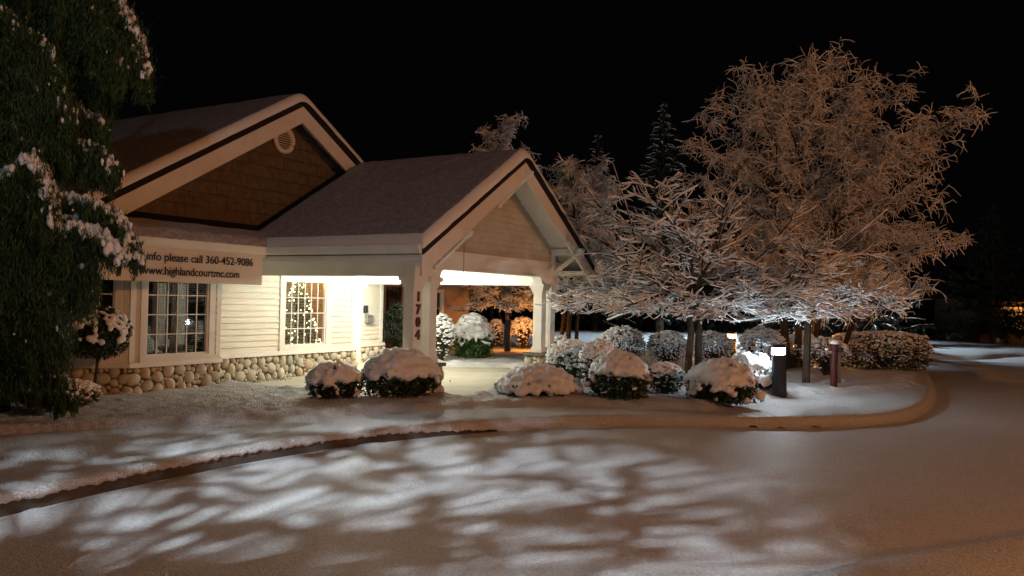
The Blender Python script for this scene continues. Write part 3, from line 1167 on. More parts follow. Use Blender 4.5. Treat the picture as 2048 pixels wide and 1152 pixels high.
def text(name, s_, size, m, parent, o, d, n, z, depth=0.01, align='CENTER', sx=1.0, fat=0.0):
    cu = bpy.data.curves.new(name, 'FONT')
    cu.body = s_
    cu.size = size
    cu.extrude = depth
    cu.offset = fat
    cu.align_x = align
    cu.align_y = 'BOTTOM_BASELINE'
    t = bpy.data.objects.new(name, cu)
    col.objects.link(t)
    dg = bpy.context.evaluated_depsgraph_get()
    me = bpy.data.meshes.new_from_object(t.evaluated_get(dg))
    bpy.data.objects.remove(t)
    ex, ny, ez = Vector((d[0], d[1], 0)), Vector((n[0], n[1], 0)), Vector((0, 0, 1))
    mt = Matrix.Identity(4)
    for k in range(3):
        mt[k][0], mt[k][1], mt[k][2] = ex[k] * sx, ez[k], ny[k]
    mt[0][3], mt[1][3], mt[2][3] = o[0], o[1], z
    me.transform(mt)
    me.materials.clear()
    return link(name, me, m, parent)


for ch, z in zip('1704', (1.76, 1.53, 1.30, 1.07)):
    text('numeral', ch, 0.23, M['number'], cl_, (-0.70, 0.085), UD, ND, z, 0.014, sx=1.0, fat=0.011)

# knee brackets under the porch gable
for (uc, za, zb) in ((-0.27, 2.90, 2.40), (1.94, 4.30, 3.78), (4.45, 2.88, 2.40)):
    mb = MB()
    wd = 0.055
    mb.box(uc - wd, uc + wd, 0.0, 0.075, zb - 0.05, za + 0.14)
    # arm with a clipped nose
    mb.prism([(0.0, za), (-0.62, za), (-0.70, za + 0.04), (-0.74, za + 0.10), (-0.74, za + 0.15), (0.0, za + 0.15)], 0, uc - wd - 0.012, uc + wd + 0.012)
    h_ = za - zb
    mb.prism([(0.0, zb), (0.0, zb + 0.11), (-0.53, za), (-0.62, za - 0.0)], 0, uc - wd + 0.006, uc + wd - 0.006)
    mb.build('bracket', M['trim'], house)

# small pillow of snow on each arm nose
# ------------------------------------------------------------------ side wing, behind the porch
wall('wing_wall', [(5.5, 8.10, 0, 2.55), (8.95, 10.15, 0, 2.55), (11.3, 12.9, 0, 2.55), (10.15, 11.3, 0, 0.8), (10.15, 11.3, 2.15, 2.55), (8.10, 8.95, 2.2, 2.55)],
     (0, 8.0), UD, ND, 'wing_siding')
wall('wing_end_wall', [(0, 6.0, 0, 2.55)], (12.98, 8.0), (0, 1.0), (1.0, 0), 'wing_siding')
MB().box(12.9, 13.0, 7.965, 8.02, 0, 2.55).build('corner_board', M['wing_siding'], house)
mb = MB()
mb.box(8.95, 9.07, 7.955, 8.02, 0, 2.25)
mb.box(8.02, 8.10, 7.955, 8.02, 0, 2.25)
mb.box(8.10, 8.95, 7.957, 8.02, 2.18, 2.25)
mb.build('glazed_door_frame', M['wing_siding'], house)
mb = MB()
for k in range(34):
    a = 8.11 + k * 0.0245
    mb.box(a, a + 0.018, 8.08 + 0.02 * math.sin(k * 1.9), 8.10 + 0.02 * math.sin(k * 1.9), 0.05, 2.2)
mb.build('glazed_door_curtain', M['curtain_brown'], house)
mb = MB()
mb.quad((8.1, 8.03, 0), (8.95, 8.03, 0), (8.95, 8.03, 2.2), (8.1, 8.03, 2.2))
mb.build('glazed_door_pane', M['dark_glass'], house)
window(house, 10.25, 11.25, 0.9, 2.05, (0, 8.0), UD, ND, 2, 2, casing=0.11, name='wing_window', depth=0.8)
TW = lambda v: 4.55 - 0.58 * abs(v - 11.2)
mb = MB()
for (a, b) in ((7.55, 11.2), (11.2, 14.85)):
    mb.hexa([(4.0, a, TW(a) - 0.13), (13.4, a, TW(a) - 0.13), (13.4, b, TW(b) - 0.13), (4.0, b, TW(b) - 0.13)],
            [(4.0, a, TW(a)), (13.4, a, TW(a)), (13.4, b, TW(b)), (4.0, b, TW(b))])
wr = mb.build('wing_roof', M['roof_edge'], house)
mb = MB()
for (a, b) in ((7.5, 11.2), (11.2, 14.9)):
    ax = np.linspace(a, b, 22)
    ux = np.linspace(4.0, 13.45, 50)
    v = [(u_, v_, TW(v_) + 0.2 * min(1, abs(v_ - (7.5 if a < 8 else 14.9)) / 0.15) ** 0.5 * min(1, (13.45 - u_) / 0.15 + 0.01) ** 0.5 + 0.02 * fbm(u_, v_, 2) + 0.003) for u_ in ux for v_ in ax]
    i = np.arange(49)[:, None] * 22
    j = np.arange(21)[None, :]
    mb.add(v, np.stack([i + j, i + 22 + j, i + 22 + j + 1, i + j + 1], -1).reshape(-1, 4))
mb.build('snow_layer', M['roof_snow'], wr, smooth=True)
mb = MB()
mb.tri((12.97, 8.0, 2.55), (12.97, 14.0, 2.55), (12.97, 11.2, 4.4))
mb.quad((5.5, 14.0, 0), (12.97, 14.0, 0), (12.97, 14.0, 2.6), (5.5, 14.0, 2.6))
mb.build('wing_gable', M['wing_siding'], house)

# ------------------------------------------------------------------ lamps and small things of the porch
el = empty('entry_lamp', from_uv(3.45, 4.95, 2.0), 'glass bowl lamp hanging from the porch ceiling by the entrance door', 'lamp', rz=UA)
mb = MB()
mb.cyl(0, 0, 0.50, 0.57, 0.10)
mb.cyl(0, 0, 0.36, 0.5, 0.012, 8)
mb.build('mount', M['metal'], el)
mb = MB()
prof = [(0.02, 0.06), (0.09, 0.10), (0.15, 0.16), (0.19, 0.24), (0.20, 0.31)]
for (a, b) in zip(prof[:-1], prof[1:]):
    mb.tube([(0, 0, a[1]), (0, 0, b[1])], [a[0], b[0]], 20, cap=False)
mb.build('glass_bowl', M['porch_glass'], el, smooth=True)
mb = MB()
mb.tube([(0, 0, 0.0), (0, 0, 0.03), (0, 0, 0.07)], [0.008, 0.022, 0.012], 8)
for k in range(3):
    t = k * 2.1
    mb.tube([(0.0, 0, 0.03), (0.05 * math.cos(t), 0.05 * math.sin(t), 0.02), (0.11 * math.cos(t), 0.11 * math.sin(t), 0.12), (0.205 * math.cos(t), 0.205 * math.sin(t), 0.31)], 0.007, 6)
    mb.tube([(0.205 * math.cos(t), 0.205 * math.sin(t), 0.31), (0, 0, 0.42)], 0.005, 6)
mb.build('scroll_arm', M['metal'], el)
lamp('entry_light', 'POINT', (0, 0, -0.05), 180, PORCH, 0.10, parent=el)

for uv_, pw, lb in (((1.0, 2.5), 150, 'round flush lamp on the porch ceiling nearer the left columns'), ((3.1, 2.5), 150, 'round flush lamp on the porch ceiling nearer the right columns')):
    cl2 = empty('ceiling_lamp', from_uv(uv_[0], uv_[1], 2.40), lb, 'lamp', 'flush lamps on the porch ceiling', rz=UA)
    mb = MB()
    mb.cyl(0, 0, 0.14, 0.173, 0.17)
    mb.build('mount', M['metal'], cl2)
    mb = MB()
    for (a, b) in (((0.01, 0.05), (0.09, 0.06)), ((0.09, 0.06), (0.14, 0.09)), ((0.14, 0.09), (0.16, 0.14))):
        mb.tube([(0, 0, a[1]), (0, 0, b[1])], [a[0], b[0]], 20, cap=False)
    mb.build('diffuser', M['porch_glass'], cl2, smooth=True)
    lamp('ceiling_light', 'POINT', (0, 0, -0.03), pw, PORCH, 0.08, parent=cl2)

rc = MB()
for k in range(46):
    z = 2.83 - k * 0.0175
    rc.box(-0.012 if k % 2 else -0.004, 0.012 if k % 2 else 0.004, -0.004 if k % 2 else -0.012, 0.004 if k % 2 else 0.012, z, z + 0.013)
o = rc.build('hanging_chain', M['metal'], loc=from_uv(-0.02, -0.42, 0))
tag(o, 'thin metal chain hanging from the left bracket of the porch gable', 'chain')

# banner on the eave above the bay window
bn = MB()
nx, nz = 60, 12
vb = []
for k in range(nx + 1):
    for q in range(nz + 1):
        u_ = -4.95 + 3.30 * k / nx
        z_ = 1.985 + 0.585 * q / nz
        vb.append((u_, 0.006 * math.sin(u_ * 5) + 0.012 * fbm(u_, z_, 1.5), z_ + 0.004 * math.sin(u_ * 2.5)))
i = np.arange(nx)[:, None] * (nz + 1)
j = np.arange(nz)[None, :]
bn.add(vb, np.stack([i + j, i + nz + 1 + j, i + nz + 2 + j, i + j + 1], -1).reshape(-1, 4))
bno = bn.build('banner', M['banner'], smooth=True, loc=from_uv(0, 3.06, 0))
bno.rotation_euler = (0, 0, UA)
tag(bno, 'long pale vinyl banner with two lines of dark lettering above the bay window', 'banner')
text('lettering', 'info please call 360-452-9086', 0.195, M['ink'], bno, (-4.12, -0.022), UD, ND, 2.335, 0.003, 'LEFT', 0.975, fat=0.0016)
text('lettering', 'or www.highlandcourtmc.com', 0.195, M['ink'], bno, (-4.42, -0.022), UD, ND, 2.105, 0.003, 'LEFT', 0.93, fat=0.0016)

# decorated tree inside the front window
xt = empty('christmas_tree', from_uv(1.38, 5.12, 0.3), 'lit Christmas tree standing indoors behind the blinds of the front window', 'christmas tree', rz=UA)
mb = MB()
c = []
for k in range(3200):
    h = rs.uniform(0, 1) ** 0.8
    r_ = (1.12 - h) * 0.60 * math.sqrt(rs.uniform(0.15, 1)) + 0.02
    t = rs.uniform(0, 6.28)
    c.append((r_ * math.cos(t), r_ * math.sin(t) * 0.75, 0.1 + h * 1.9))
mb.leaves(c, 0.05, rs, 1.2)
mb.tube([(0, 0, 0), (0, 0, 1.8)], [0.03, 0.01], 6)
mb.build('needles', M['xmas'], xt)
mb = MB()
for k in range(110):
    h = rs.uniform(0.02, 0.95)
    r_ = (1.12 - h) * 0.62 + 0.02
    t = rs.uniform(2.9, 6.0)
    s_ = rs.uniform(0.011, 0.021)
    mb.ball((r_ * math.cos(t), r_ * math.sin(t) * 0.75, 0.1 + h * 1.9), s_)
bl = mb.build('string_lights', M['bulb'], xt)
bl['kind'] = 'stuff'
lamp('room_light', 'POINT', (-0.3, -0.45, 2.0), 30, (1.0, 0.70, 0.36), 0.1, parent=xt)

# ------------------------------------------------------------------ shrubs
def gh(p):
    """ground height under a point of the lawn"""
    return lawn_h(p[0], p[1])


def place(cx, yb, hw_px, back=0.8):
    """front base line of a shrub in the photo -> its centre on the ground and its half width"""
    p = g(cx, yb, 0.06)
    k = p.y / F
    hw = hw_px * k
    d = Vector((p.x, p.y, 0)).normalized()
    c = Vector((p.x, p.y, 0)) + d * hw * back
    k2 = c.y / F
    cc = g(cx, 700, 0.0)
    rr = ray(cx, yb)
    c.x = rr.x / rr.y * c.y
    c.z = gh(c) if c.y < 60 else 0
    return c, hw_px * k2, k2


def shrub(name, cx, ytop, yb, hw_px, label, cat='bush', seed=1, snow=0.55, leaf='leaf', lumps=150, lump_r=0.085, nleaf=2600, leaf_s=0.038, depth=0.8,
          tongues=36, group=None, voxel=0.03, bottom=0.0, pads=70):
    rng = np.random.default_rng(seed)
    c, hw, k = place(cx, yb, hw_px, depth)
    top = 1.8 - (ytop - (601 + 0.022 * (cx - 1024))) * c.y / F - c.z
    H = max(0.3, top)
    o = empty(name, c, label, cat, group, rz=rng.uniform(0, 6))
    # foliage shell
    n = nleaf
    d = rng.normal(size=(n, 3))
    d[:, 2] = np.abs(d[:, 2]) * 0.9
    d /= np.linalg.norm(d, axis=1)[:, None]
    r = rng.uniform(0.62, 1.03, n)[:, None]
    wob = np.array([1 + 0.13 * noise.noise(Vector(q) * 2.2 + Vector((seed, 0, 0))) for q in d.tolist()])[:, None]
    bz = 0.12 + 0.0 * r
    pts = d * r * wob * np.array([hw, hw * depth, H * 0.86])
    flat = np.clip(pts[:, 2] / (0.35 * H), 0.25, 1) ** 0.25
    pts[:, :2] *= flat[:, None]
    pts[:, 2] += 0.03 * H
    low = rng.uniform(size=n) < 0.25
    pts[low, 2] = rng.uniform(0.02, 0.3, low.sum()) * H
    zlim = H * (1 - snow)
    pts = pts[(pts[:, 2] < zlim + H * 0.22)]
    mb = MB()
    mb.leaves(pts, leaf_s, rng, 1.15)
    for q in range(26):
        t = rng.uniform(0, 6.28)
        e = rng.uniform(0.5, 0.95)
        mb.tube([(0.1 * math.cos(t) * hw, 0.1 * math.sin(t) * hw, 0), (0.5 * e * hw * math.cos(t), 0.5 * e * hw * math.sin(t) * depth, 0.3 * H),
                 (e * hw * math.cos(t), e * hw * depth * math.sin(t), 0.6 * H)], [0.014, 0.009, 0.004], 4, cap=False)
    mb.build('foliage', M[leaf], o)
    # snow: lumps over the crown, tongues hanging over the rim, pads between the leaves
    mb = MB()
    cap = rng.uniform(size=(lumps, 3))
    core = ICO[3][0].copy()
    zc = (zlim / H - 0.05)
    core[:, 2] = np.clip(core[:, 2], zc, 1)
    mb.add(core * np.array([hw * 0.86, hw * depth * 0.86, H * 0.88]), ICO[3][1])
    for q in range(lumps):
        t = rng.uniform(0, 6.283)
        ez = 1 - (1 - max(0.0, zc)) * rng.uniform(0, 1) ** 0.9
        er = math.sqrt(max(0, 1 - ez * ez))
        wv = 1 + 0.10 * noise.noise(Vector((math.cos(t) * 1.7, math.sin(t) * 1.7, ez * 1.5 + seed)))
        s_ = lump_r * rng.uniform(0.6, 1.35)
        mb.ball((er * hw * wv * 0.96 * math.cos(t), er * hw * depth * wv * 0.96 * math.sin(t), ez * H * wv - s_ * 0.6), (s_ * 1.15, s_ * 1.15, s_ * 0.85), sub=2)
    for q in range(tongues):
        t = rng.uniform(0, 6.283)
        z0 = zlim + 0.04 * H
        dz = rng.uniform(0.03, 0.17) * H * (1.6 if rng.uniform() < 0.25 else 0.7)
        er = math.sqrt(max(0.05, 1 - (z0 / H) ** 2)) * 0.97
        for e in np.linspace(0, 1, 5):
            s_ = lump_r * rng.uniform(0.55, 0.8) * (1 - 0.35 * e)
            bulge = 1 + 0.02 * e
            mb.ball((er * hw * bulge * math.cos(t + 0.05 * e), er * hw * depth * bulge * math.sin(t + 0.05 * e), z0 - dz * e), (s_, s_, s_), sub=1)
    for q in range(int(pads * 0.55)):
        t = rng.uniform(0, 6.283)
        z0 = rng.uniform(0.05, max(0.12, zlim / H + 0.05)) ** 0.8 * H
        er = math.sqrt(max(0.05, 1 - (z0 / H) ** 2)) * rng.uniform(0.88, 1.0) * (0.85 if z0 < 0.25 * H else 1)
        s_ = rng.choice([0.025, 0.035, 0.05, 0.07]) * rng.uniform(0.8, 1.2)
        p0 = np.array([er * hw * math.cos(t), er * hw * depth * math.sin(t), z0])
        for _ in range(3):
            mb.ball(p0 + rng.normal(size=3) * s_ * 0.6, (s_ * 1.1, s_ * 1.1, s_ * 0.7), rot=rotz(t), sub=1)
    s_o = remesh(mb, 'snow_cap', voxel, M['snow'], o, lump=0.034, lscale=9, smooth_it=1)
    # sprigs poking out through the snow
    nv = len(s_o.data.vertices)
    mb = MB()
    for q in rng.integers(0, nv, int(0.17 * nleaf / 10)):
        vtx = s_o.data.vertices[int(q)]
        p0 = np.array(vtx.co)
        nn = np.array(vtx.normal)
        if nn[2] > 0.55 and rng.uniform() < 0.85:
            continue
        mb.tube([p0 - nn * 0.05, p0 + nn * 0.03 + rng.normal(size=3) * 0.01], [0.004, 0.002], 3, cap=False)
        mb.leaves([p0 + nn * rng.uniform(0.0, 0.03) + rng.normal(size=3) * 0.015 for _ in range(5)], leaf_s * 0.8, rng, 1.15)
    mb.build('sprigs', M[leaf], o)
    return o


def coral(name, cx, ytop, yb, hw_px, label, cat='bush', seed=1, n=1500, group=None, depth=0.9, y=None, hgt=None, twigs=60, leaf=None, s=0.03, squash=1.0, zmin=0.06, boxy=False):
    """densely twigged shrub with every twig tip loaded with snow"""
    rng = np.random.default_rng(seed)
    if y is None:
        c, hw, k = place(cx, yb, hw_px, depth)
    else:
        r_ = ray(cx, 650)
        c = Vector((r_.x / r_.y * y, y, 0))
        c.z = gh(c)
        hw = hw_px * y / F
    H = 1.8 - (ytop - (601 + 0.022 * (cx - 1024))) * c.y / F - c.z
    o = empty(name, c, label, cat, group)
    mt, ms, ml = MB(), MB(), MB()
    for q in range(twigs):
        t = rng.uniform(0, 6.283)
        e = rng.uniform(0.3, 0.9)
        zz = rng.uniform(0.45, 0.9)
        mt.tube([(0.05 * math.cos(t), 0.05 * math.sin(t), 0), (0.35 * e * hw * math.cos(t), 0.35 * e * hw * depth * math.sin(t), 0.3 * H * zz),
                 (e * hw * math.cos(t + 0.3), e * hw * depth * math.sin(t + 0.3), zz * H * 0.9)], [0.018, 0.012, 0.005], 4, cap=False)
    for q in range(n):
        d = rng.normal(size=3)
        d /= np.linalg.norm(d)
        if d[2] < 0 and rng.uniform() < 0.35:
            d[2] = -d[2]
        if boxy:
            m_ = max(abs(d[0]), abs(d[1]), abs(d[2]))
            d = d / m_ * 0.62 + d * 0.38
        rr = 1 - 0.33 * rng.uniform() ** 2
        wob = 1 + 0.10 * noise.noise(Vector(d.tolist()) * 2.4 + Vector((seed * 3.1, 0, 0)))
        zc = H * (0.5 + zmin * 0.5)
        p = d * rr * wob * np.array([hw, hw * depth, H * (0.5 - zmin * 0.5)]) + np.array([0, 0, zc])
        L = s * rng.uniform(0.9, 2.2)
        dd = d + rng.normal(size=3) * 0.6
        dd[2] *= 0.6
        dd /= np.linalg.norm(dd)
        mt.tube([p - dd * L * 1.8, p + dd * L], [0.006, 0.003], 3, cap=False)
        if d[2] > -0.35 or rng.uniform() < 0.35:
            sz = s * rng.uniform(0.55, 1.15) * (1.15 if d[2] > 0.3 else 0.8)
            a_ = rotz(math.atan2(dd[1], dd[0]))
            ms.ball(p + dd * L * 0.3 + np.array([0, 0, sz * 0.4]), (sz * 1.6, sz * 0.8, sz * 0.7), rot=a_, sub=1)
        if leaf and rng.uniform() < 0.8:
            ml.leaves([p + rng.normal(size=3) * 0.02 - np.array([0, 0, 0.02]) for _ in range(3)], 0.035, rng, 1.2)
    if leaf:
        ml.build('foliage', M[leaf], o)
    mt.build('branches', M['twig'], o)
    ms.build('snow_clumps', M['twig_snow'], o, smooth=True)
    return o


shrub('evergreen_shrub', 668, 722, 806, 60, 'smaller lumpy snow-covered shrub nearest the stone wall, left of the porch columns', seed=3, snow=0.41, lumps=110, lump_r=0.075, voxel=0.026, tongues=46, depth=0.85, pads=90, leaf_s=0.03)
shrub('evergreen_shrub', 802, 697, 806, 91, 'large snow-capped shrub with dark leaves right in front of the numbered porch column', seed=7, snow=0.41, lumps=210, tongues=44, depth=0.8, pads=60, leaf_s=0.036)
shrub('evergreen_shrub', 1076, 729, 800, 90, 'low shrub almost buried under a smooth snow mound, facing the porch opening', seed=11, snow=0.72, lumps=190, lump_r=0.08, tongues=70, depth=0.85, pads=26, nleaf=1700)
shrub('evergreen_shrub', 1238, 704, 806, 78, 'rounded dark-leaved shrub with a smooth snow cap, just right of the snow mound', seed=13, snow=0.36, lumps=170, lump_r=0.075, tongues=40, depth=0.85, pads=60)
shrub('evergreen_shrub', 1440, 718, 812, 92, 'wide snow-capped dark shrub immediately left of the white bollard light', seed=17, snow=0.40, lumps=240, lump_r=0.07, tongues=80, depth=0.8, pads=80)
shrub('evergreen_shrub', 1500, 700, 786, 60, 'brilliantly lit white shrub tucked behind and left of the white bollard light', seed=19, snow=0.68, lumps=150, lump_r=0.06, tongues=50, depth=0.9, pads=50)
coral('small_shrub', 1330, 728, 792, 34, 'small open shrub dusted with snow, in the gap between the two dark front shrubs', seed=23, n=420, leaf='leaf', s=0.04)
# nandina-like clump right of the porch
coral('leafy_shrub', 1142, 684, 775, 46, 'bright green narrow-leaved shrub with drooping snow pads beside the right porch column', seed=29, n=900, leaf='leaf_bright', s=0.055)
coral('leafy_shrub', 1196, 684, 785, 34, 'snow-laden leafy shrub between the bright green clump and the smooth-capped shrub', seed=31, n=620, leaf='leaf', s=0.055)
coral('leafy_shrub', 1112, 668, 720, 24, 'small snowy shrub half hidden behind the right porch column', seed=33, n=320, leaf='leaf', s=0.05, y=22.0)
# clipped round shrubs of the second row
RG = 'clipped round shrubs in the row behind the front bed'
for (cx, yt, hw, yy, sd, lb) in (
        (1246, 654, 45, 21.0, 41, 'round clipped snowy shrub furthest left in the back row, right of the porch'),
        (1336, 663, 40, 21.5, 43, 'round clipped snowy shrub with bare stems just left of the twin tree trunks'),
        (1426, 664, 41, 22.5, 47, 'round clipped snowy shrub seen just right of the twin tree trunks'),
        (1524, 656, 44, 22.0, 53, 'brownish clipped shrub behind the white bollard, left of the dark birch trunk'),
        (1604, 664, 32, 23.0, 59, 'clipped shrub in brownish light seen right of the dark birch trunk')):
    coral('round_shrub', cx, yt, 740, hw, lb, seed=sd, n=1150, group=RG, y=yy, s=0.035, twigs=70)
coral('twiggy_shrub', 1654, 676, 752, 46, 'open twiggy shrub directly behind the red standpipe', seed=61, n=700, y=20.6, s=0.030, twigs=160, zmin=0.12)
coral('twiggy_shrub', 1586, 690, 752, 26, 'low bare twiggy shrub silhouetted against orange ground beside the dark trunk', seed=62, n=180, y=22.6, s=0.022, twigs=110, zmin=0.2)
coral('clipped_hedge', 1768, 665, 745, 76, 'broad clipped hedge with snow on top at the right end of the bed', 'hedge', seed=67, n=3000, depth=0.8, leaf='leaf', s=0.038, zmin=0.0, boxy=True)
coral('clipped_hedge', 1688, 668, 732, 30, 'smaller snowy hedge clump adjoining the broad hedge, above the red standpipe', 'hedge', seed=68, n=900, y=23.6, leaf='leaf', s=0.038, zmin=0.0)
# beyond the porch
shrub('ball_shrub', 945, 626, 722, 50, 'green-leaved shrub with a big dome of snow, seen through the porch', seed=74, snow=0.44, leaf='leaf_bright', lumps=150, lump_r=0.08, tongues=30, pads=60, nleaf=3200, leaf_s=0.045, depth=0.9)
coral('small_shrub', 884, 632, 706, 24, 'narrow snowy shrub against the wing wall, seen right beside the left porch columns', seed=73, n=520, y=22.5, leaf='leaf', s=0.05)
coral('leafy_shrub', 795, 607, 712, 30, 'glossy green leafy shrub behind the porch, left of the numbered column', seed=77, n=600, y=25.5, leaf='leaf_bright', s=0.012, zmin=0.1)
o_ = bpy.data.objects[-1]
coral('round_shrub', 1048, 634, 690, 26, 'reddish-brown snowy shrub beside the orange-lit tree, seen through the porch', seed=79, n=560, y=31, s=0.05)
coral('round_shrub', 992, 640, 690, 18, 'narrow brown snowy shrub left of the orange-lit tree trunk', seed=80, n=300, y=31.5, s=0.05)
shrub('low_shrub', 840, 726, 742, 34, 'low snow-covered ground shrub at the far edge of the porch paving, left', seed=81, snow=0.8, lumps=50, lump_r=0.06, tongues=20, pads=12, nleaf=300) if False else None


KC = K[::40]
# grass tufts and litter along the foot of the house wall
rg = np.random.default_rng(91)
mb = MB()
for k in range(900):
    u_ = rg.uniform(-2.1, 0.1)
    v_ = 4.22 - abs(rg.normal()) * 0.16 - 0.55 * max(0, -1.75 - u_)
    p = from_uv(u_, v_)
    h = rg.uniform(0.03, 0.09)
    t = rg.uniform(0, 6.28)
    zz = max(gh(p), 0.0) - 0.01
    w_ = 0.010
    mb.tri((p.x - w_ * math.cos(t), p.y - w_ * math.sin(t), zz), (p.x + w_ * math.cos(t), p.y + w_ * math.sin(t), zz), (p.x + h * 0.5 * math.cos(t + 1), p.y + h * 0.5 * math.sin(t + 1), zz + h))
o = mb.build('grass', M['grass'])
struct(o, 'stuff')
mb = MB()
for k in range(16000):
    px = rg.uniform(0, 1850)
    p = g(px, rg.uniform(800, 1010), 0.02)
    dk = seg_pt([tuple(q) for q in KC], p.x, p.y)
    if dk < 0.25 or fbm(p.x, p.y, 1.3, 12) + rg.uniform(-0.35, 0.35) < 0.02:
        continue
    zz = gh(p)
    for _ in range(2):
        h = rg.uniform(0.006, 0.026)
        t = rg.uniform(0, 6.28)
        x_, y_ = p.x + rg.normal() * 0.02, p.y + rg.normal() * 0.02
        mb.tri((x_ - 0.003 * math.cos(t), y_ - 0.003 * math.sin(t), zz - 0.01), (x_ + 0.003 * math.cos(t), y_ + 0.003 * math.sin(t), zz - 0.01), (x_ + h * 0.6 * math.cos(t + 1), y_ + h * 0.6 * math.sin(t + 1), zz + h))
o = mb.build('grass', M['grass'])
struct(o, 'stuff')
mb = MB()
for k in range(14):
    u_, v_ = rg.uniform(-1.2, 2.5), rg.uniform(-0.3, 3.9)
    p = from_uv(u_, v_)
    mb.leaves([(p.x, p.y, 0.045)], 0.03, rg, 1.0)
o = mb.build('fallen_leaves', M['bark'])
struct(o, 'stuff')


# ------------------------------------------------------------------ trees
def branch_path(p, d, L, n, rng, up=0.0, wig=0.12, droop=0.0):
    pts = [np.array(p, float)]
    d = np.array(d, float)
    d /= np.linalg.norm(d)
    st = L / (n - 1)
    for k in range(n - 1):
        d = d + rng.normal(size=3) * wig + np.array([0, 0, up / (n - 1)]) - np.array([0, 0, droop * (k / (n - 1)) ** 1.5])
        d /= np.linalg.norm(d)
        pts.append(pts[-1] + d * st)
    return np.array(pts)


def snow_on(ms, pts, r, rng, k=5, broken=0.0, lift=0.75):
    q = pts + np.array([0, 0, 1.0]) * np.reshape(r, (-1, 1)) * lift
    n = len(q)
    rad = r * rng.uniform(0.6, 1.35, n)
    t = np.abs(np.gradient(pts, axis=0)[:, 2]) / (np.linalg.norm(np.gradient(pts, axis=0), axis=1) + 1e-9)
    rad = rad * np.clip(1.35 - t, 0.35, 1.0)
    rad[-1] *= 0.75
    ms.tube(q, rad, k)


class Tree:
    def __init__(s, seed):
        s.rng = np.random.default_rng(seed)
        s.bark, s.twig, s.snow, s.trunk = MB(), MB(), MB(), MB()

    def finish(s, name, loc, label, cat='tree', group=None, snow_m='twig_snow', bark='bark'):
        o = empty(name, loc, label, cat, group)
        s.trunk.build('trunk', M[bark], o, smooth=True)
        b = s.bark.build('branches', M[bark], o, smooth=True)
        if s.twig.n:
            s.twig.build('twigs', M['twig'], o)
        if s.snow.n:
            s.snow.build('snow_on_branches', M[snow_m], o, smooth=True)
        return o


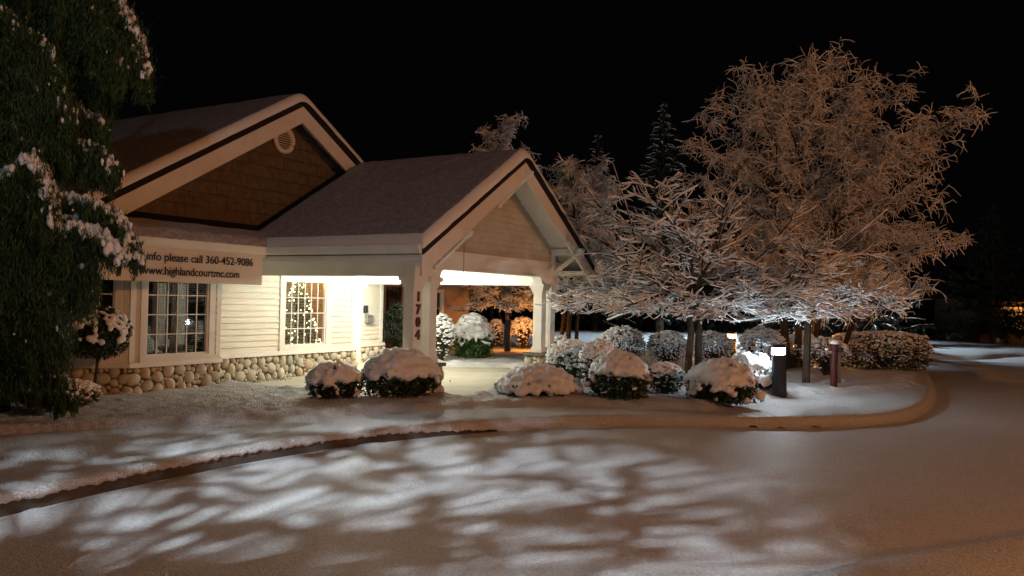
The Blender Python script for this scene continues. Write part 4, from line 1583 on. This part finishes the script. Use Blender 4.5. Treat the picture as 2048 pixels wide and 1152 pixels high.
def spreading_tree(seed, name, loc, label, R_=3.4, H=5.0, fork=1.55, trunks=((0.0, 0.0), (0.2, 0.05)), zlow=1.42, nl=17, sr=0.036, skew=(0, 0), top=1.0, shoots=34):
    T = Tree(seed)
    rng = T.rng
    for (a, b) in trunks:
        T.trunk.tube([(a * 1.0, b, -0.1), (a * 1.02, b, 0.5), (a * 0.8 + 0.02, b, 1.1), (a * 1.3, b * 0.9, fork + 0.25)], [0.095, 0.082, 0.078, 0.07], 10)
    c0 = np.array([np.mean([t[0] for t in trunks]), np.mean([t[1] for t in trunks]), fork])
    for k in range(nl):
        az = 2 * math.pi * k / nl + rng.uniform(-0.2, 0.2)
        el = (0.0, 0.30, 0.12, 0.50, 0.05, 0.38, 0.66)[k % 7] + rng.uniform(-0.03, 0.08)
        L = R_ * rng.uniform(0.82, 1.1) * (1.0 if el < 0.5 else (0.92 if el < 0.75 else 0.80 * top))
        d = np.array([math.cos(az) * math.cos(el) + skew[0], math.sin(az) * math.cos(el) + skew[1], math.sin(el)])
        st = c0 + np.array([0, 0, rng.uniform(-0.2, 0.35)])
        P = branch_path(st, d, L, 9, rng, up=-0.1 if el < 0.3 else 0.05, wig=0.07)
        T.bark.tube(P, np.linspace(0.055, 0.012, 9), 6)
        snow_on(T.snow, P[1:], sr * 1.15, rng)
        # laterals
        for m_ in range(2, 9):
            for sgn in (-1, 1):
                for rep in range(2):
                    if rng.uniform() < 0.12:
                        continue
                    i0 = m_ - rng.uniform(0, 1)
                    k0 = int(i0)
                    b0 = P[k0] + (P[min(8, k0 + 1)] - P[k0]) * (i0 - k0)
                    dd = P[min(8, k0 + 1)] - P[k0] if k0 < 8 else P[8] - P[7]
                    dd /= np.linalg.norm(dd)
                    side = np.cross(dd, [0, 0, 1.0])
                    side /= np.linalg.norm(side) + 1e-9
                    ang = rng.uniform(0.45, 0.95)
                    nd = dd * math.cos(ang) + side * sgn * math.sin(ang) + np.array([0, 0, rng.uniform(-0.32, 0.16)])
                    LL = R_ * rng.uniform(0.16, 0.36) * (1.15 - 0.06 * m_)
                    Q = branch_path(b0, nd, LL, 6, rng, up=rng.uniform(-0.1, 0.3), wig=0.17)
                    if Q[:, 2].min() < zlow:
                        continue
                    T.twig.tube(Q - np.array([0, 0, 0.008]), np.linspace(0.019, 0.006, 6), 4, cap=False)
                    snow_on(T.snow, Q, sr * rng.uniform(0.7, 1.0) * np.linspace(1.1, 0.7, 6), rng)
                    for tw in range(rng.integers(6, 10)):
                        j0 = rng.integers(1, 6)
                        nd2 = (Q[j0] - Q[j0 - 1])
                        nd2 /= np.linalg.norm(nd2)
                        s2 = np.cross(nd2, [0, 0, 1.0])
                        nd2 = nd2 * 0.75 + s2 * rng.choice([-1, 1]) * rng.uniform(0.4, 0.9) + np.array([0, 0, rng.uniform(-0.4, 0.25)])
                        S = branch_path(Q[j0], nd2, rng.uniform(0.14, 0.42), 4, rng, up=0.15, wig=0.22)
                        if S[-1][2] < zlow - 0.06:
                            continue
                        T.twig.tube(S, np.linspace(0.007, 0.003, 4), 3, cap=False)
                        snow_on(T.snow, S, sr * rng.uniform(0.5, 0.8), rng, 4)
    # straight young shoots rising out of the crown
    for k in range(shoots):
        az = rng.uniform(0, 6.283)
        rr = R_ * rng.uniform(0.05, 0.62)
        el = rng.uniform(0.45, 1.3)
        z0 = fork + rng.uniform(0.2, 1.0) + 0.25 * rr
        d = np.array([math.cos(az) * math.cos(el), math.sin(az) * math.cos(el), math.sin(el)])
        P = branch_path((c0[0] + rr * math.cos(az), c0[1] + rr * math.sin(az), z0), d, rng.uniform(0.9, 1.9) * top, 7, rng, up=0.05, wig=0.03)
        T.twig.tube(P, np.linspace(0.022, 0.006, 7), 4, cap=False)
        snow_on(T.snow, P, sr * 0.95, rng)
    return T.finish(name, loc, label)


spreading_tree(101, 'spreading_tree', g(1388, 762, 0.05), 'flat-topped bare tree with twin trunks and thick snow along every branch, right of the porch', sr=0.026,
               R_=3.5, fork=1.85, trunks=((-0.13, 0.0), (0.10, 0.06)), nl=26, top=1.0, shoots=15)
spreading_tree(103, 'spreading_tree', g(1612, 771, 0.05), 'smaller flat-topped snowy tree on one thin grey trunk, behind the white bollard light',
               R_=1.9, fork=1.75, trunks=((0.0, 0.0),), nl=17, top=0.9, shoots=8, zlow=1.42, sr=0.025)


def birch(seed, name, loc, label, H, W, stems, crown0=0.28, n_limb=26, sr=0.020, ntw=7, cat='tree', squash=1.0, twl=(0.45, 1.0), lean=0.0, fan=0.0):
    """rounded crown, limbs rising, fine twigs hanging at their ends, all frosted with snow"""
    T = Tree(seed)
    rng = T.rng
    for (a, b, hh, r0) in stems:
        P = branch_path((a * 0.55, b, -0.1), (lean + (a - 1.0) * 0.17 * fan, 0, 1), H * hh, 12, rng, up=0.12, wig=0.03)
        T.trunk.tube(P, np.linspace(r0, 0.02, 12), 9)
        for k in range(int(n_limb * hh)):
            f = crown0 + (0.98 - crown0) * (k + rng.uniform()) / (n_limb * hh)
            fi = f * 11
            k0 = min(10, int(fi))
            b0 = P[k0] + (P[k0 + 1] - P[k0]) * (fi - k0)
            az = k * 2.4 + rng.uniform(-0.4, 0.4)
            prof = math.sqrt(max(0.05, 1 - ((f - crown0) / (1 - crown0) - 0.45) ** 2 / 0.46))
            L = W * prof * rng.uniform(0.78, 1.02)
            el = 0.25 + 0.75 * f
            d = (math.cos(az) * math.cos(el), math.sin(az) * math.cos(el), math.sin(el))
            Q = branch_path(b0, d, L, 9, rng, up=0.1, wig=0.13, droop=0.20)
            T.bark.tube(Q, np.linspace(0.032, 0.008, 9), 5, cap=False)
            snow_on(T.snow, Q[2:], sr * 1.2, rng, 4)
            for m_ in range(2, 9):
                for rep in range(3):
                    dd = Q[m_] - Q[m_ - 1]
                    dd /= np.linalg.norm(dd)
                    nd = dd * 0.5 + rng.normal(size=3) * 0.62
                    nd[2] = nd[2] * 0.6 + 0.12
                    S = branch_path(Q[m_], nd, W * rng.uniform(0.10, 0.25), 6, rng, wig=0.24, droop=0.42)
                    T.twig.tube(S, np.linspace(0.010, 0.004, 6), 3, cap=False)
                    snow_on(T.snow, S, sr, rng, 3)
                    for tw in range(ntw):
                        j0 = rng.integers(1, 6)
                        nd2 = rng.normal(size=3) * 0.6 + (S[j0] - S[j0 - 1]) * 1.5
                        nd2[2] -= 0.12
                        X = branch_path(S[j0], nd2, rng.uniform(*twl) * 0.42, 4, rng, wig=0.28, droop=0.6)
                        T.snow.tube(X + np.array([0, 0, 0.006]), np.array([1, 1, 0.9, 0.6]) * sr * rng.uniform(0.5, 0.85), 3, cap=False)
                        if tw % 2 == 0:
                            T.twig.tube(X - np.array([0, 0, 0.012]), [0.005, 0.005, 0.004, 0.003], 3, cap=False)
    return T.finish(name, loc, label, cat)


bl_ = g(1573, 744, 0.03)
birch(201, 'birch_tree', bl_, 'big rounded birch with drooping frosted twigs, tallest tree right of the house', H=7.3, W=3.0,
      stems=((0.0, 0, 0.96, 0.12), (0.8, 0.5, 1.0, 0.11), (1.7, 0.9, 1.0, 0.09), (2.6, 0.4, 0.90, 0.08)), n_limb=22, crown0=0.22, ntw=10, sr=0.0155, lean=0.07, fan=1.0)


def at(px, Y, h=0.0):
    r_ = ray(px, 600)
    return Vector((r_.x / r_.y * Y, Y, h))


birch(211, 'birch_tree', at(985, 34), 'frosted tree whose top shows above the left half of the porch ridge', H=9.1, W=2.0, stems=((0, 0, 1.0, 0.1), (0.6, 0.2, 0.85, 0.08)), n_limb=20, sr=0.034, ntw=3, crown0=0.45, twl=(0.5, 0.9))
birch(213, 'birch_tree', at(1138, 30), 'dense weeping snowy tree rising directly behind the right slope of the porch roof', H=7.1, W=1.85, stems=((0, 0, 0.95, 0.1), (-0.5, 0.2, 0.82, 0.09), (0.5, 0, 0.86, 0.08)), n_limb=24, sr=0.026, ntw=5, crown0=0.3, twl=(0.6, 1.1))
# orange-lit tree behind the porch
T_ = spreading_tree(107, 'young_tree', at(1014, 30.4, 0.0), 'bare snowy tree glowing orange from a low lamp, framed by the porch opening', R_=2.1, fork=1.5,
                    trunks=((0.0, 0.0),), nl=12, sr=0.024, top=0.9, shoots=10, zlow=1.4)


def conifer(seed, loc, label, H, W, nb=46, group=None, z0=0.08, snow=True, name='conifer_tree'):
    rng = np.random.default_rng(seed)
    o = empty(name, loc, label, 'tree', group)
    mb = MB()
    mb.tube([(0, 0, -0.1), (0.05, 0, H * 0.5), (0, 0, H)], [H * 0.018, H * 0.011, 0.01], 8)
    mb.build('trunk', M['bark'], o)
    fo, ms = MB(), MB()
    for k in range(nb):
        f = z0 + (1 - z0) * (k + rng.uniform()) / nb
        for q in range(7):
            az = q * 0.9 + k * 2.1 + rng.uniform(-0.3, 0.3)
            L = W * (1 - f) ** 0.82 * rng.uniform(0.45, 1.2) + 0.15
            P = branch_path((0, 0, min(0.985, f + rng.uniform(-0.5, 0.5) / nb * 1.6) * H), (math.cos(az), math.sin(az), rng.uniform(-0.25, 0.25)), L, 6, rng, wig=0.09, droop=0.16)
            n = max(4, int(L * 16))
            tpos = rng.uniform(0.12, 1, n)
            idx = tpos * 5
            i0 = np.minimum(4, idx.astype(int))
            c = P[i0] + (P[i0 + 1] - P[i0]) * (idx - i0)[:, None]
            side = np.cross(P[-1] - P[0], [0, 0, 1.0])
            side /= np.linalg.norm(side)
            wd = L * 0.22 * (1.1 - tpos)
            c = c + side * (rng.uniform(-1, 1, n) * wd)[:, None] - np.array([0, 0, 1]) * rng.uniform(0, 0.12, n)[:, None] * min(L, 1)
            fo.leaves(c, 0.10 * min(1.5, 0.6 + L * 0.3), rng, 1.5, droop=(0.6, 0.5))
            if snow and rng.uniform() < 0.75:
                P2 = P[2:] + rng.normal(size=(4, 3)) * 0.02
                ms.tube(P2 + np.array([0, 0, 0.03]), 0.038 * rng.uniform(0.5, 1.3) * np.array([0.7, 1, 1, 0.6]), 4, flat=0.6)
    fo.build('foliage', M['conifer'], o)
    if snow:
        ms.build('snow_on_branches', M['twig_snow'], o, smooth=True)
    return o


conifer(301, at(1320, 50, 0), 'tall dark conifer rising behind the flat-topped tree', 14.3, 3.6, nb=46)
conifer(303, at(1190, 52, 0), 'narrower and lower conifer further left, above the weeping tree by the porch', 12.6, 2.6, nb=36)
conifer(307, at(1985, 44, 0), 'shadowy broad conifer near the right edge of the picture', 7.6, 3.2, nb=24, snow=False)
conifer(309, at(1640, 36, 0), 'leafy evergreen behind the dark birch trunk, catching cold light', 5.2, 3.0, nb=24)
conifer(311, at(1740, 40, 0), 'low evergreen behind the broad hedge', 5.0, 3.2, nb=22)

# far dark wood behind everything
rw = np.random.default_rng(400)
c = []
for k in range(26000):
    x = rw.uniform(-6, 46)
    y = 54 + rw.uniform(-2.5, 3) + 0.04 * x
    top = 3.6 + 1.5 * noise.noise(Vector((x * 0.35, 0, 1))) + 1.1 * noise.noise(Vector((x * 1.3, 0, 5)))
    c.append((x, y, top * rw.uniform(0, 1) ** 0.8))
mb = MB()
mb.leaves(c, 0.22, rw, 1.2)
o = mb.build('distant_wood', M['conifer'])
struct(o, 'stuff')


# weeping conifer at the left edge, with hanging curtains of foliage
def cedar():
    rng = np.random.default_rng(501)
    base = g(20, 832, 0.05)
    o = empty('weeping_cedar', base, 'large weeping conifer with hanging dark green sprays and patches of snow at the left edge', 'tree')
    mb = MB()
    mb.tube([(-0.25, 0.1, -0.1), (-0.2, 0.1, 2.5), (-0.1, 0.1, 5.5), (0, 0.1, 8.6)], [0.17, 0.14, 0.09, 0.02], 10)
    mb.build('trunk', M['bark'], o)
    fo, ms, bk = MB(), MB(), MB()
    pxm = F / base.y

    def loc(px, py, dy=0.0):
        r_ = ray(px, py)
        t = (base.y + dy) / r_.y
        return np.array([r_.x * t - base.x, dy, CAM_Z + r_.z * t - base.z])

    def spray(p, L):
        """one hanging tassel"""
        n = int(30 + L * 105)
        z = rng.uniform(0, 1, n) ** 0.9
        sw = (0.020 + 0.055 * (1 - z)) * min(1, L * 2)
        c = np.stack([p[0] + rng.normal(size=n) * sw, p[1] + rng.normal(size=n) * sw, p[2] - z * L], 1)
        fo.leaves(c, 0.0125, rng, 3.6, droop=(0.35, 1.0))
        if rng.uniform() < 0.07:
            for _ in range(3):
                i_ = rng.integers(0, n)
                s_ = rng.uniform(0.006, 0.016)
                ms.ball(c[i_], (s_, s_, s_ * 2.4), sub=1)

    def limb(pts, hang, snowy=1.0, thick=0.05, dens=46):
        P = spline(pts, 14)
        bk.tube(P, np.linspace(0.03, 0.008, 14), 5, cap=False)
        for i in range(13):
            a, b = P[i], P[i + 1]
            seg = np.linalg.norm(b - a)
            f = i / 13
            for q in range(int(dens * seg * 2.2) + 2):
                t = rng.uniform()
                p = a + (b - a) * t + rng.normal(size=3) * np.array([0.035, 0.10, 0.025])
                spray(p, hang * rng.uniform(0.3, 1.0) * (0.75 + 0.5 * math.sin(3.1 * min(1, f + 0.15))))
            if snowy > 0 and rng.uniform() < 0.55 + 0.4 * snowy:
                for q in range(int(120 * seg * snowy) + 1):
                    t = rng.uniform()
                    p = a + (b - a) * t + np.array([rng.normal() * 0.035, rng.normal() * 0.08, 0.03 - abs(rng.normal()) * 0.07])
                    s_ = thick * rng.uniform(0.25, 0.78)
                    ms.ball(p, (s_, s_, s_ * rng.uniform(0.9, 2.6)), sub=1)
    # the limbs that shape its right-hand outline
    limb([loc(60, -60), loc(170, -50), loc(235, -5), loc(272, 70), loc(291, 160)], 0.62, 1.3, 0.055)
    limb([loc(60, -70, -0.3), loc(130, -40, -0.3), loc(200, 30, -0.35), loc(245, 130, -0.35)], 0.85, 0.35, 0.04)
    limb([loc(20, -40, 0.3), loc(120, 0, 0.3), loc(190, 90, 0.35), loc(212, 190, 0.35)], 1.0, 0.35, 0.04)
    limb([loc(30, 60, -0.4), loc(90, 80, -0.45), loc(118, 170, -0.5), loc(140, 250, -0.5)], 1.0, 0.6, 0.045)
    limb([loc(30, 150, 0.1), loc(90, 160, 0.1), loc(150, 215, 0.1), loc(195, 235, 0.1), loc(209, 270, 0.1)], 0.55, 0.7, 0.05)
    limb([loc(40, 260, -0.2), loc(110, 262, -0.2), loc(165, 285, -0.2), loc(210, 300, -0.2), loc(226, 350, -0.2)], 0.62, 0.8, 0.05)
    limb([loc(0, 360, -0.7), loc(40, 325, -0.7), loc(68, 322, -0.7), loc(95, 370, -0.7), loc(104, 440, -0.7)], 0.8, 1.9, 0.065)
    limb([loc(60, 400, -0.3), loc(140, 395, -0.35), loc(200, 410, -0.4), loc(248, 455, -0.4), loc(276, 520, -0.4)], 0.42, 1.5, 0.06)
    limb([loc(80, 420, -0.5), loc(160, 450, -0.55), loc(215, 480, -0.6), loc(245, 510, -0.6)], 0.4, 1.9, 0.075)
    limb([loc(60, 500, -0.5), loc(110, 470, -0.5), loc(165, 500, -0.5), loc(190, 560, -0.5)], 0.9, 0.7, 0.05)
    for (px, py, dx, hang) in ((-40, 30, 90, 1.1), (-60, 160, 120, 1.1), (-50, 260, 130, 1.2), (-60, 350, 150, 1.2), (-50, 470, 140, 1.1), (-40, 560, 150, 0.95),
                               (-60, 640, 150, 0.7), (30, 120, 60, 1.2), (20, 420, 90, 1.1), (10, 540, 110, 1.0), (40, 600, 90, 0.9)):
        for dy in (-0.6, 0.0, 0.45):
            limb([loc(px, py + 20, dy), loc(px + dx * 0.5, py - 8 + rng.uniform(-20, 20), dy), loc(px + dx, py + 50 + rng.uniform(-20, 30), dy)], hang, 0.28, 0.04, dens=36)
    # skirts near the ground
    for (px, py, ex) in ((10, 690, 90), (50, 700, 80), (-30, 720, 100), (40, 740, 110)):
        limb([loc(px, py, -0.3), loc(px + ex * 0.5, py + 20, -0.4), loc(px + ex, py + 60, -0.5)], 0.35, 0.5, 0.04, dens=40)
    fo.build('foliage', M['cedar'], o)
    bk.build('branches', M['bark'], o)
    remesh(ms, 'snow_patches', 0.016, M['snow'], o, lump=0.01, lscale=14, smooth_it=1)
    return o


cedar()

# small standard tree (ball on a stem) in front of the bay
tp = g(191, 806, 0.05)
o = empty('topiary_tree', tp, 'small ball-headed shrub on a thin stem, snow-topped, before the bay window', 'tree')
rng = np.random.default_rng(520)
k_ = tp.y / F
cz = 1.8 - (668 - 583) * k_ - tp.z
r0 = 62 * k_
mb = MB()
mb.tube([(0.02, 0, -0.05), (-0.02, 0, 0.3), (0.03, 0, cz - 0.25)], [0.03, 0.024, 0.022], 8)
for k in range(26):
    t = rng.uniform(0, 6.28)
    mb.tube([(0.02, 0, cz - 0.45 + rng.uniform(0, 0.2)), (0.4 * r0 * math.cos(t), 0.4 * r0 * math.sin(t), cz - 0.15), (0.8 * r0 * math.cos(t), 0.8 * r0 * math.sin(t), cz + rng.uniform(-0.15, 0.2))], [0.012, 0.008, 0.004], 4, cap=False)
mb.build('trunk', M['bark'], o)
d = rng.normal(size=(3000, 3))
d /= np.linalg.norm(d, axis=1)[:, None]
c = d * rng.uniform(0.55, 1.03, 3000)[:, None] * r0 * np.array([1, 1, 0.92])
c = c[(c[:, 2] > -0.75 * r0)]
mb = MB()
mb.leaves(c + np.array([0, 0, cz]), 0.036, rng, 1.25)
mb.build('foliage', M['leaf'], o)
mb = MB()
for k in range(330):
    t = rng.uniform(0, 6.283)
    ez = 1 - rng.uniform(0, 1) ** 0.75 * 1.25
    er = math.sqrt(max(0, 1 - ez * ez))
    if ez < 0.35 and rng.uniform() < 0.68:
        continue
    s_ = rng.uniform(0.03, 0.06)
    mb.ball((er * r0 * math.cos(t), er * r0 * math.sin(t), cz + ez * r0 * 0.92 - 0.01), (s_, s_, s_ * (0.7 if ez > 0.4 else 1.15)), sub=1)
remesh(mb, 'snow_cap', 0.02, M['snow'], o, lump=0.008, lscale=16, smooth_it=1)

coral('low_shrub', 120, 762, 826, 70, 'dark low shrub with snow pads at the foot of the weeping conifer', seed=531, n=520, leaf='leaf', s=0.035, zmin=0.0)


# ------------------------------------------------------------------ bollard lights
def bollard(loc, label, lens='lens_white', h=0.99, r=0.10, group=None, power=60, color=COOL, snow=False, rz=0, size=0.07):
    o = empty('bollard_light', loc, label, 'bollard', group, rz)
    mb = MB()
    mb.cyl(0, 0, -0.05, h * 0.80, r, 28)
    mb.cyl(0, 0, 0.0, 0.025, r * 1.12, 28)
    mb.build('post', M['black'], o)
    mb = MB()
    mb.cyl(0, 0, h * 0.935, h, r, 28)
    mb.cyl(0, 0, h * 0.925, h * 0.935, r * 1.03, 28)
    for k in range(4):
        t = k * math.pi / 2 + 0.6
        mb.cyl((r - 0.008) * math.cos(t), (r - 0.008) * math.sin(t), h * 0.80, h * 0.935, 0.004, 6)
    mb.build('lamp_cap', M['black'], o)
    if lens:
        mb = MB()
        mb.cyl(0, 0, h * 0.80, h * 0.925, r * 0.92, 28)
        ln = mb.build('lens', M[lens], o)
        ln.visible_shadow = True
    if snow:
        mb = MB()
        mb.ball((0, 0, h + 0.01), (r * 1.05, r * 1.05, r * 0.75), sub=3)
        mb.build('snow_cap', M['snow'], o, smooth=True)
    return o


BG = 'black cylindrical bollard lights around the bed'
b1 = bollard(g(1559, 789, 0.05), 'black bollard with a glowing white lens at the right end of the front shrubs', group=BG, h=1.0, r=0.14)
b1.rotation_euler = (0, R(-2.2), 0)
b2 = bollard(at(1465, 24.5, 0.03), 'low bollard with a glowing orange lens among the back-row shrubs', 'lens_orange', group=BG, h=0.98, r=0.14)
b3 = bollard(at(1592, 25.0, 0.03), 'bollard with an orange lens hidden behind twigs near the dark birch trunk', 'lens_orange_hot', group=BG, h=0.62, r=0.11)
b4 = bollard(at(1017, 29.0, 0.03), 'snow-topped dark bollard standing before the orange-lit tree behind the porch', None, group=BG, h=1.36, r=0.11, snow=True)
b5 = bollard(at(1072, 29.6, 0.0), 'low orange garden light by the orange-lit tree, hidden from the porch by the right column', 'lens_orange', group=BG, h=0.6, r=0.1)
lamp('garden_light', 'POINT', at(1072, 29.6, 0.56) + Vector((-0.15, 0.08, 0)), 40, (1.0, 0.33, 0.06), 0.05)
lamp('garden_light', 'POINT', at(1592, 25.0, 0.56) + Vector((-0.05, -0.17, 0)), 45, (1.0, 0.33, 0.06), 0.05)
lamp('garden_light', 'POINT', (4.83, 4.4, 0.74), 48, (1.0, 0.36, 0.08), 0.05)
lamp('garden_light', 'POINT', at(1016, 29.32, 0.95), 55, (1.0, 0.33, 0.06), 0.05)
b6 = bollard(at(1505, 26.0, 0.0), 'white-lensed bollard hidden behind the brownish clipped shrub', 'lens_white', group=BG, h=0.95, r=0.12)

bollard(Vector((5.0, 4.3, -0.04)), 'low orange-lensed bollard at the near right edge of the road, beside the viewer', 'lens_orange', group=BG, h=0.9, r=0.12)

# red standpipe with side outlets, and the post behind it
p = g(1667, 778, 0.05)
o = empty('fire_standpipe', p, 'red fire standpipe with snow on its cap right of the white bollard light', 'standpipe')
mb = MB()
mb.cyl(0, 0, -0.05, 0.92, 0.075, 20)
mb.cyl(0, 0, 0.92, 0.97, 0.095, 20)
mb.cyl(0, 0, 0.62, 0.65, 0.09, 20)
mb.build('body', M['red'], o)
mb = MB()
mb.tube([(-0.07, 0, 0.79), (-0.15, -0.01, 0.79)], 0.045, 14)
mb.tube([(-0.15, -0.01, 0.79), (-0.18, -0.01, 0.79)], 0.055, 14)
mb.build('outlet', M['metal'], o)
mb = MB()
mb.tube([(0.07, 0, 0.84), (0.16, 0, 0.84)], 0.045, 14)
mb.tube([(0.16, 0, 0.84), (0.19, 0, 0.84)], 0.055, 14)
mb.build('outlet', M['black'], o)
mb = MB()
mb.ball((0, 0, 0.99), (0.10, 0.10, 0.075), sub=3)
mb.ball((-0.165, 0, 0.85), (0.045, 0.05, 0.03), sub=2)
mb.build('snow_cap', M['snow'], o, smooth=True)
mb = MB()
mb.box(-0.05, 0.05, -0.05, 0.05, -0.1, 0.93)
po = mb.build('wooden_post', M['wood'], loc=g(1680, 772, 0.05) + Vector((0.03, 0.2, 0)))
tag(po, 'short weathered wooden post right behind the red standpipe', 'post')

# orange-lit board fixed upright by the thin trunk
p = at(1624, 24.3, 0)
mb = MB()
mb.box(-0.10, 0.10, -0.02, 0.02, 0.85, 1.62)
mb.box(-0.03, 0.03, 0.021, 0.06, -0.1, 1.5)
o = mb.build('marker_board', M['wood'], loc=p)
tag(o, 'narrow upright board on a stake glowing orange behind the thin grey trunk', 'board')

# lit cottage far right
fh = empty('far_house', at(2075, 46, 0), 'small distant house with an orange-lit porch at the right edge', 'house')
mb = MB()
mb.box(-3.2, 6, 0, 5, 0, 2.5)
mb.build('wall', M['wood'], fh)
mb = MB()
for s_ in (-1, 1):
    pass
mb.hexa([(-3.8, -1.6, 2.35), (6.5, -1.6, 2.35), (6.5, 2.5, 4.3), (-3.8, 2.5, 4.3)], [(-3.8, -1.6, 2.5), (6.5, -1.6, 2.5), (6.5, 2.5, 4.45), (-3.8, 2.5, 4.45)])
mb.hexa([(-3.8, 2.5, 4.3), (6.5, 2.5, 4.3), (6.5, 5.6, 2.35), (-3.8, 5.6, 2.35)], [(-3.8, 2.5, 4.45), (6.5, 2.5, 4.45), (6.5, 5.6, 2.5), (-3.8, 5.6, 2.5)])
rf = mb.build('roof', M['roof_edge'], fh)
for x in (-3.1, -0.6, 2.4):
    mb = MB()
    mb.box(x, x + 0.14, -1.4, -1.26, 0, 2.4)
    mb.build('porch_post', M['trim'], fh)
for x in (-2.0, 0.9):
    mb = MB()
    mb.box(x - 0.08, x + 1.1, -0.05, -0.01, 0.8, 2.05)
    f_ = mb.build('window', M['trim'], fh)
    mb = MB()
    mb.box(x, x + 1.02, -0.07, -0.051, 0.88, 1.97)
    mb.build('pane', M['dark_glass'], f_)
lamp('far_porch_light', 'POINT', (-0.9, -0.7, 2.1), 26, (1.0, 0.40, 0.08), 0.1, parent=fh)
mb = MB()
mb.ball((-0.9, -0.7, 2.28), (0.09, 0.09, 0.07), sub=2)
mb.build('porch_lamp', M['far_lamp'], fh)


# ------------------------------------------------------------------ street lamps and the tree behind the camera
def street_lamp(head, base, label, pm):
    o = empty('street_lamp', base, label, 'street lamp')
    h = Vector(head) - Vector(base)
    mb = MB()
    mb.tube([(0, 0, -0.1), (0, 0, h.z * 0.5), (0, 0, h.z + 0.35)], [0.10, 0.08, 0.055], 12)
    mb.build('pole', M[pm], o)
    mb = MB()
    mb.tube([(0, 0, h.z + 0.3), (h.x * 0.6, h.y * 0.6, h.z + 0.45), (h.x, h.y, h.z + 0.34)], 0.03, 8)
    mb.build('arm', M['metal'], o)
    mb = MB()
    mb.tube([(h.x, h.y, h.z + 0.42), (h.x, h.y, h.z + 0.30), (h.x, h.y, h.z + 0.16)], [0.09, 0.24, 0.26], 18)
    mb.build('lamp_head', M['metal'], o)
    return o


street_lamp(SODIUM_LAMP, (SODIUM_LAMP[0] + 1.2, SODIUM_LAMP[1] - 0.4, -0.15), 'tall sodium street lamp beyond the right edge of the road', 'metal')
street_lamp(COOL_LAMP, (COOL_LAMP[0] - 1.2, COOL_LAMP[1], 0), 'tall white street lamp behind the viewer on the left', 'metal')
street_lamp(FAR_LAMP, (FAR_LAMP[0] + 1.0, FAR_LAMP[1] + 2.2, 0), 'white street lamp over the far snow field, hidden by the trees', 'black')

# the broad tree that throws dappled shade on the road
T = Tree(700)
SHADE_P = 0.14
rng = T.rng
tb = Vector((-6.6, -2.8, 0))
T.trunk.tube([(0, 0, -0.1), (0.1, 0.1, 2.2), (0.6, 0.8, 4.2), (1.8, 2.4, 4.8), (2.9, 3.8, 5.05)], [0.2, 0.17, 0.14, 0.1, 0.07], 10)
top_ = np.array((2.9, 3.8, 5.0))
for gx in np.arange(0.75, 7.6, 0.38):
    for gy in np.arange(2.3, 6.75, 0.38):
        tgt = np.array((gx + rng.uniform(-0.17, 0.17), gy + rng.uniform(-0.17, 0.17), 5.5 + rng.uniform(-0.25, 0.45)))
        dens = 0.74 + 0.035 * (gx - 1) + 0.04 * (gy - 3)
        if rng.uniform() > dens:
            continue
        mid = top_ * 0.45 + tgt * 0.55 + rng.normal(size=3) * 0.35 + np.array([0, 0, 0.25])
        P = spline([top_, mid, tgt], 7)
        T.bark.tube(P, np.linspace(0.009, 0.006, 7), 4)
        for q in range(7):
            nd = rng.normal(size=3)
            nd[2] *= 0.4
            Q = branch_path(tgt, nd, rng.uniform(0.16, 0.42), 5, rng, wig=0.25)
            T.twig.tube(Q, np.linspace(0.010, 0.005, 5), 4, cap=False)
            snow_on(T.snow, Q, 0.026, rng)
            if rng.uniform() < 0.40:
                s_ = rng.uniform(0.03, 0.075)
                T.snow.ball(Q[3], (s_ * 1.6, s_, s_ * 0.6), rot=rotz(rng.uniform(0, 3)), sub=1)
T.finish('shade_tree', tb, 'bare snow-laden tree beside the viewer casting dappled shade on the road')
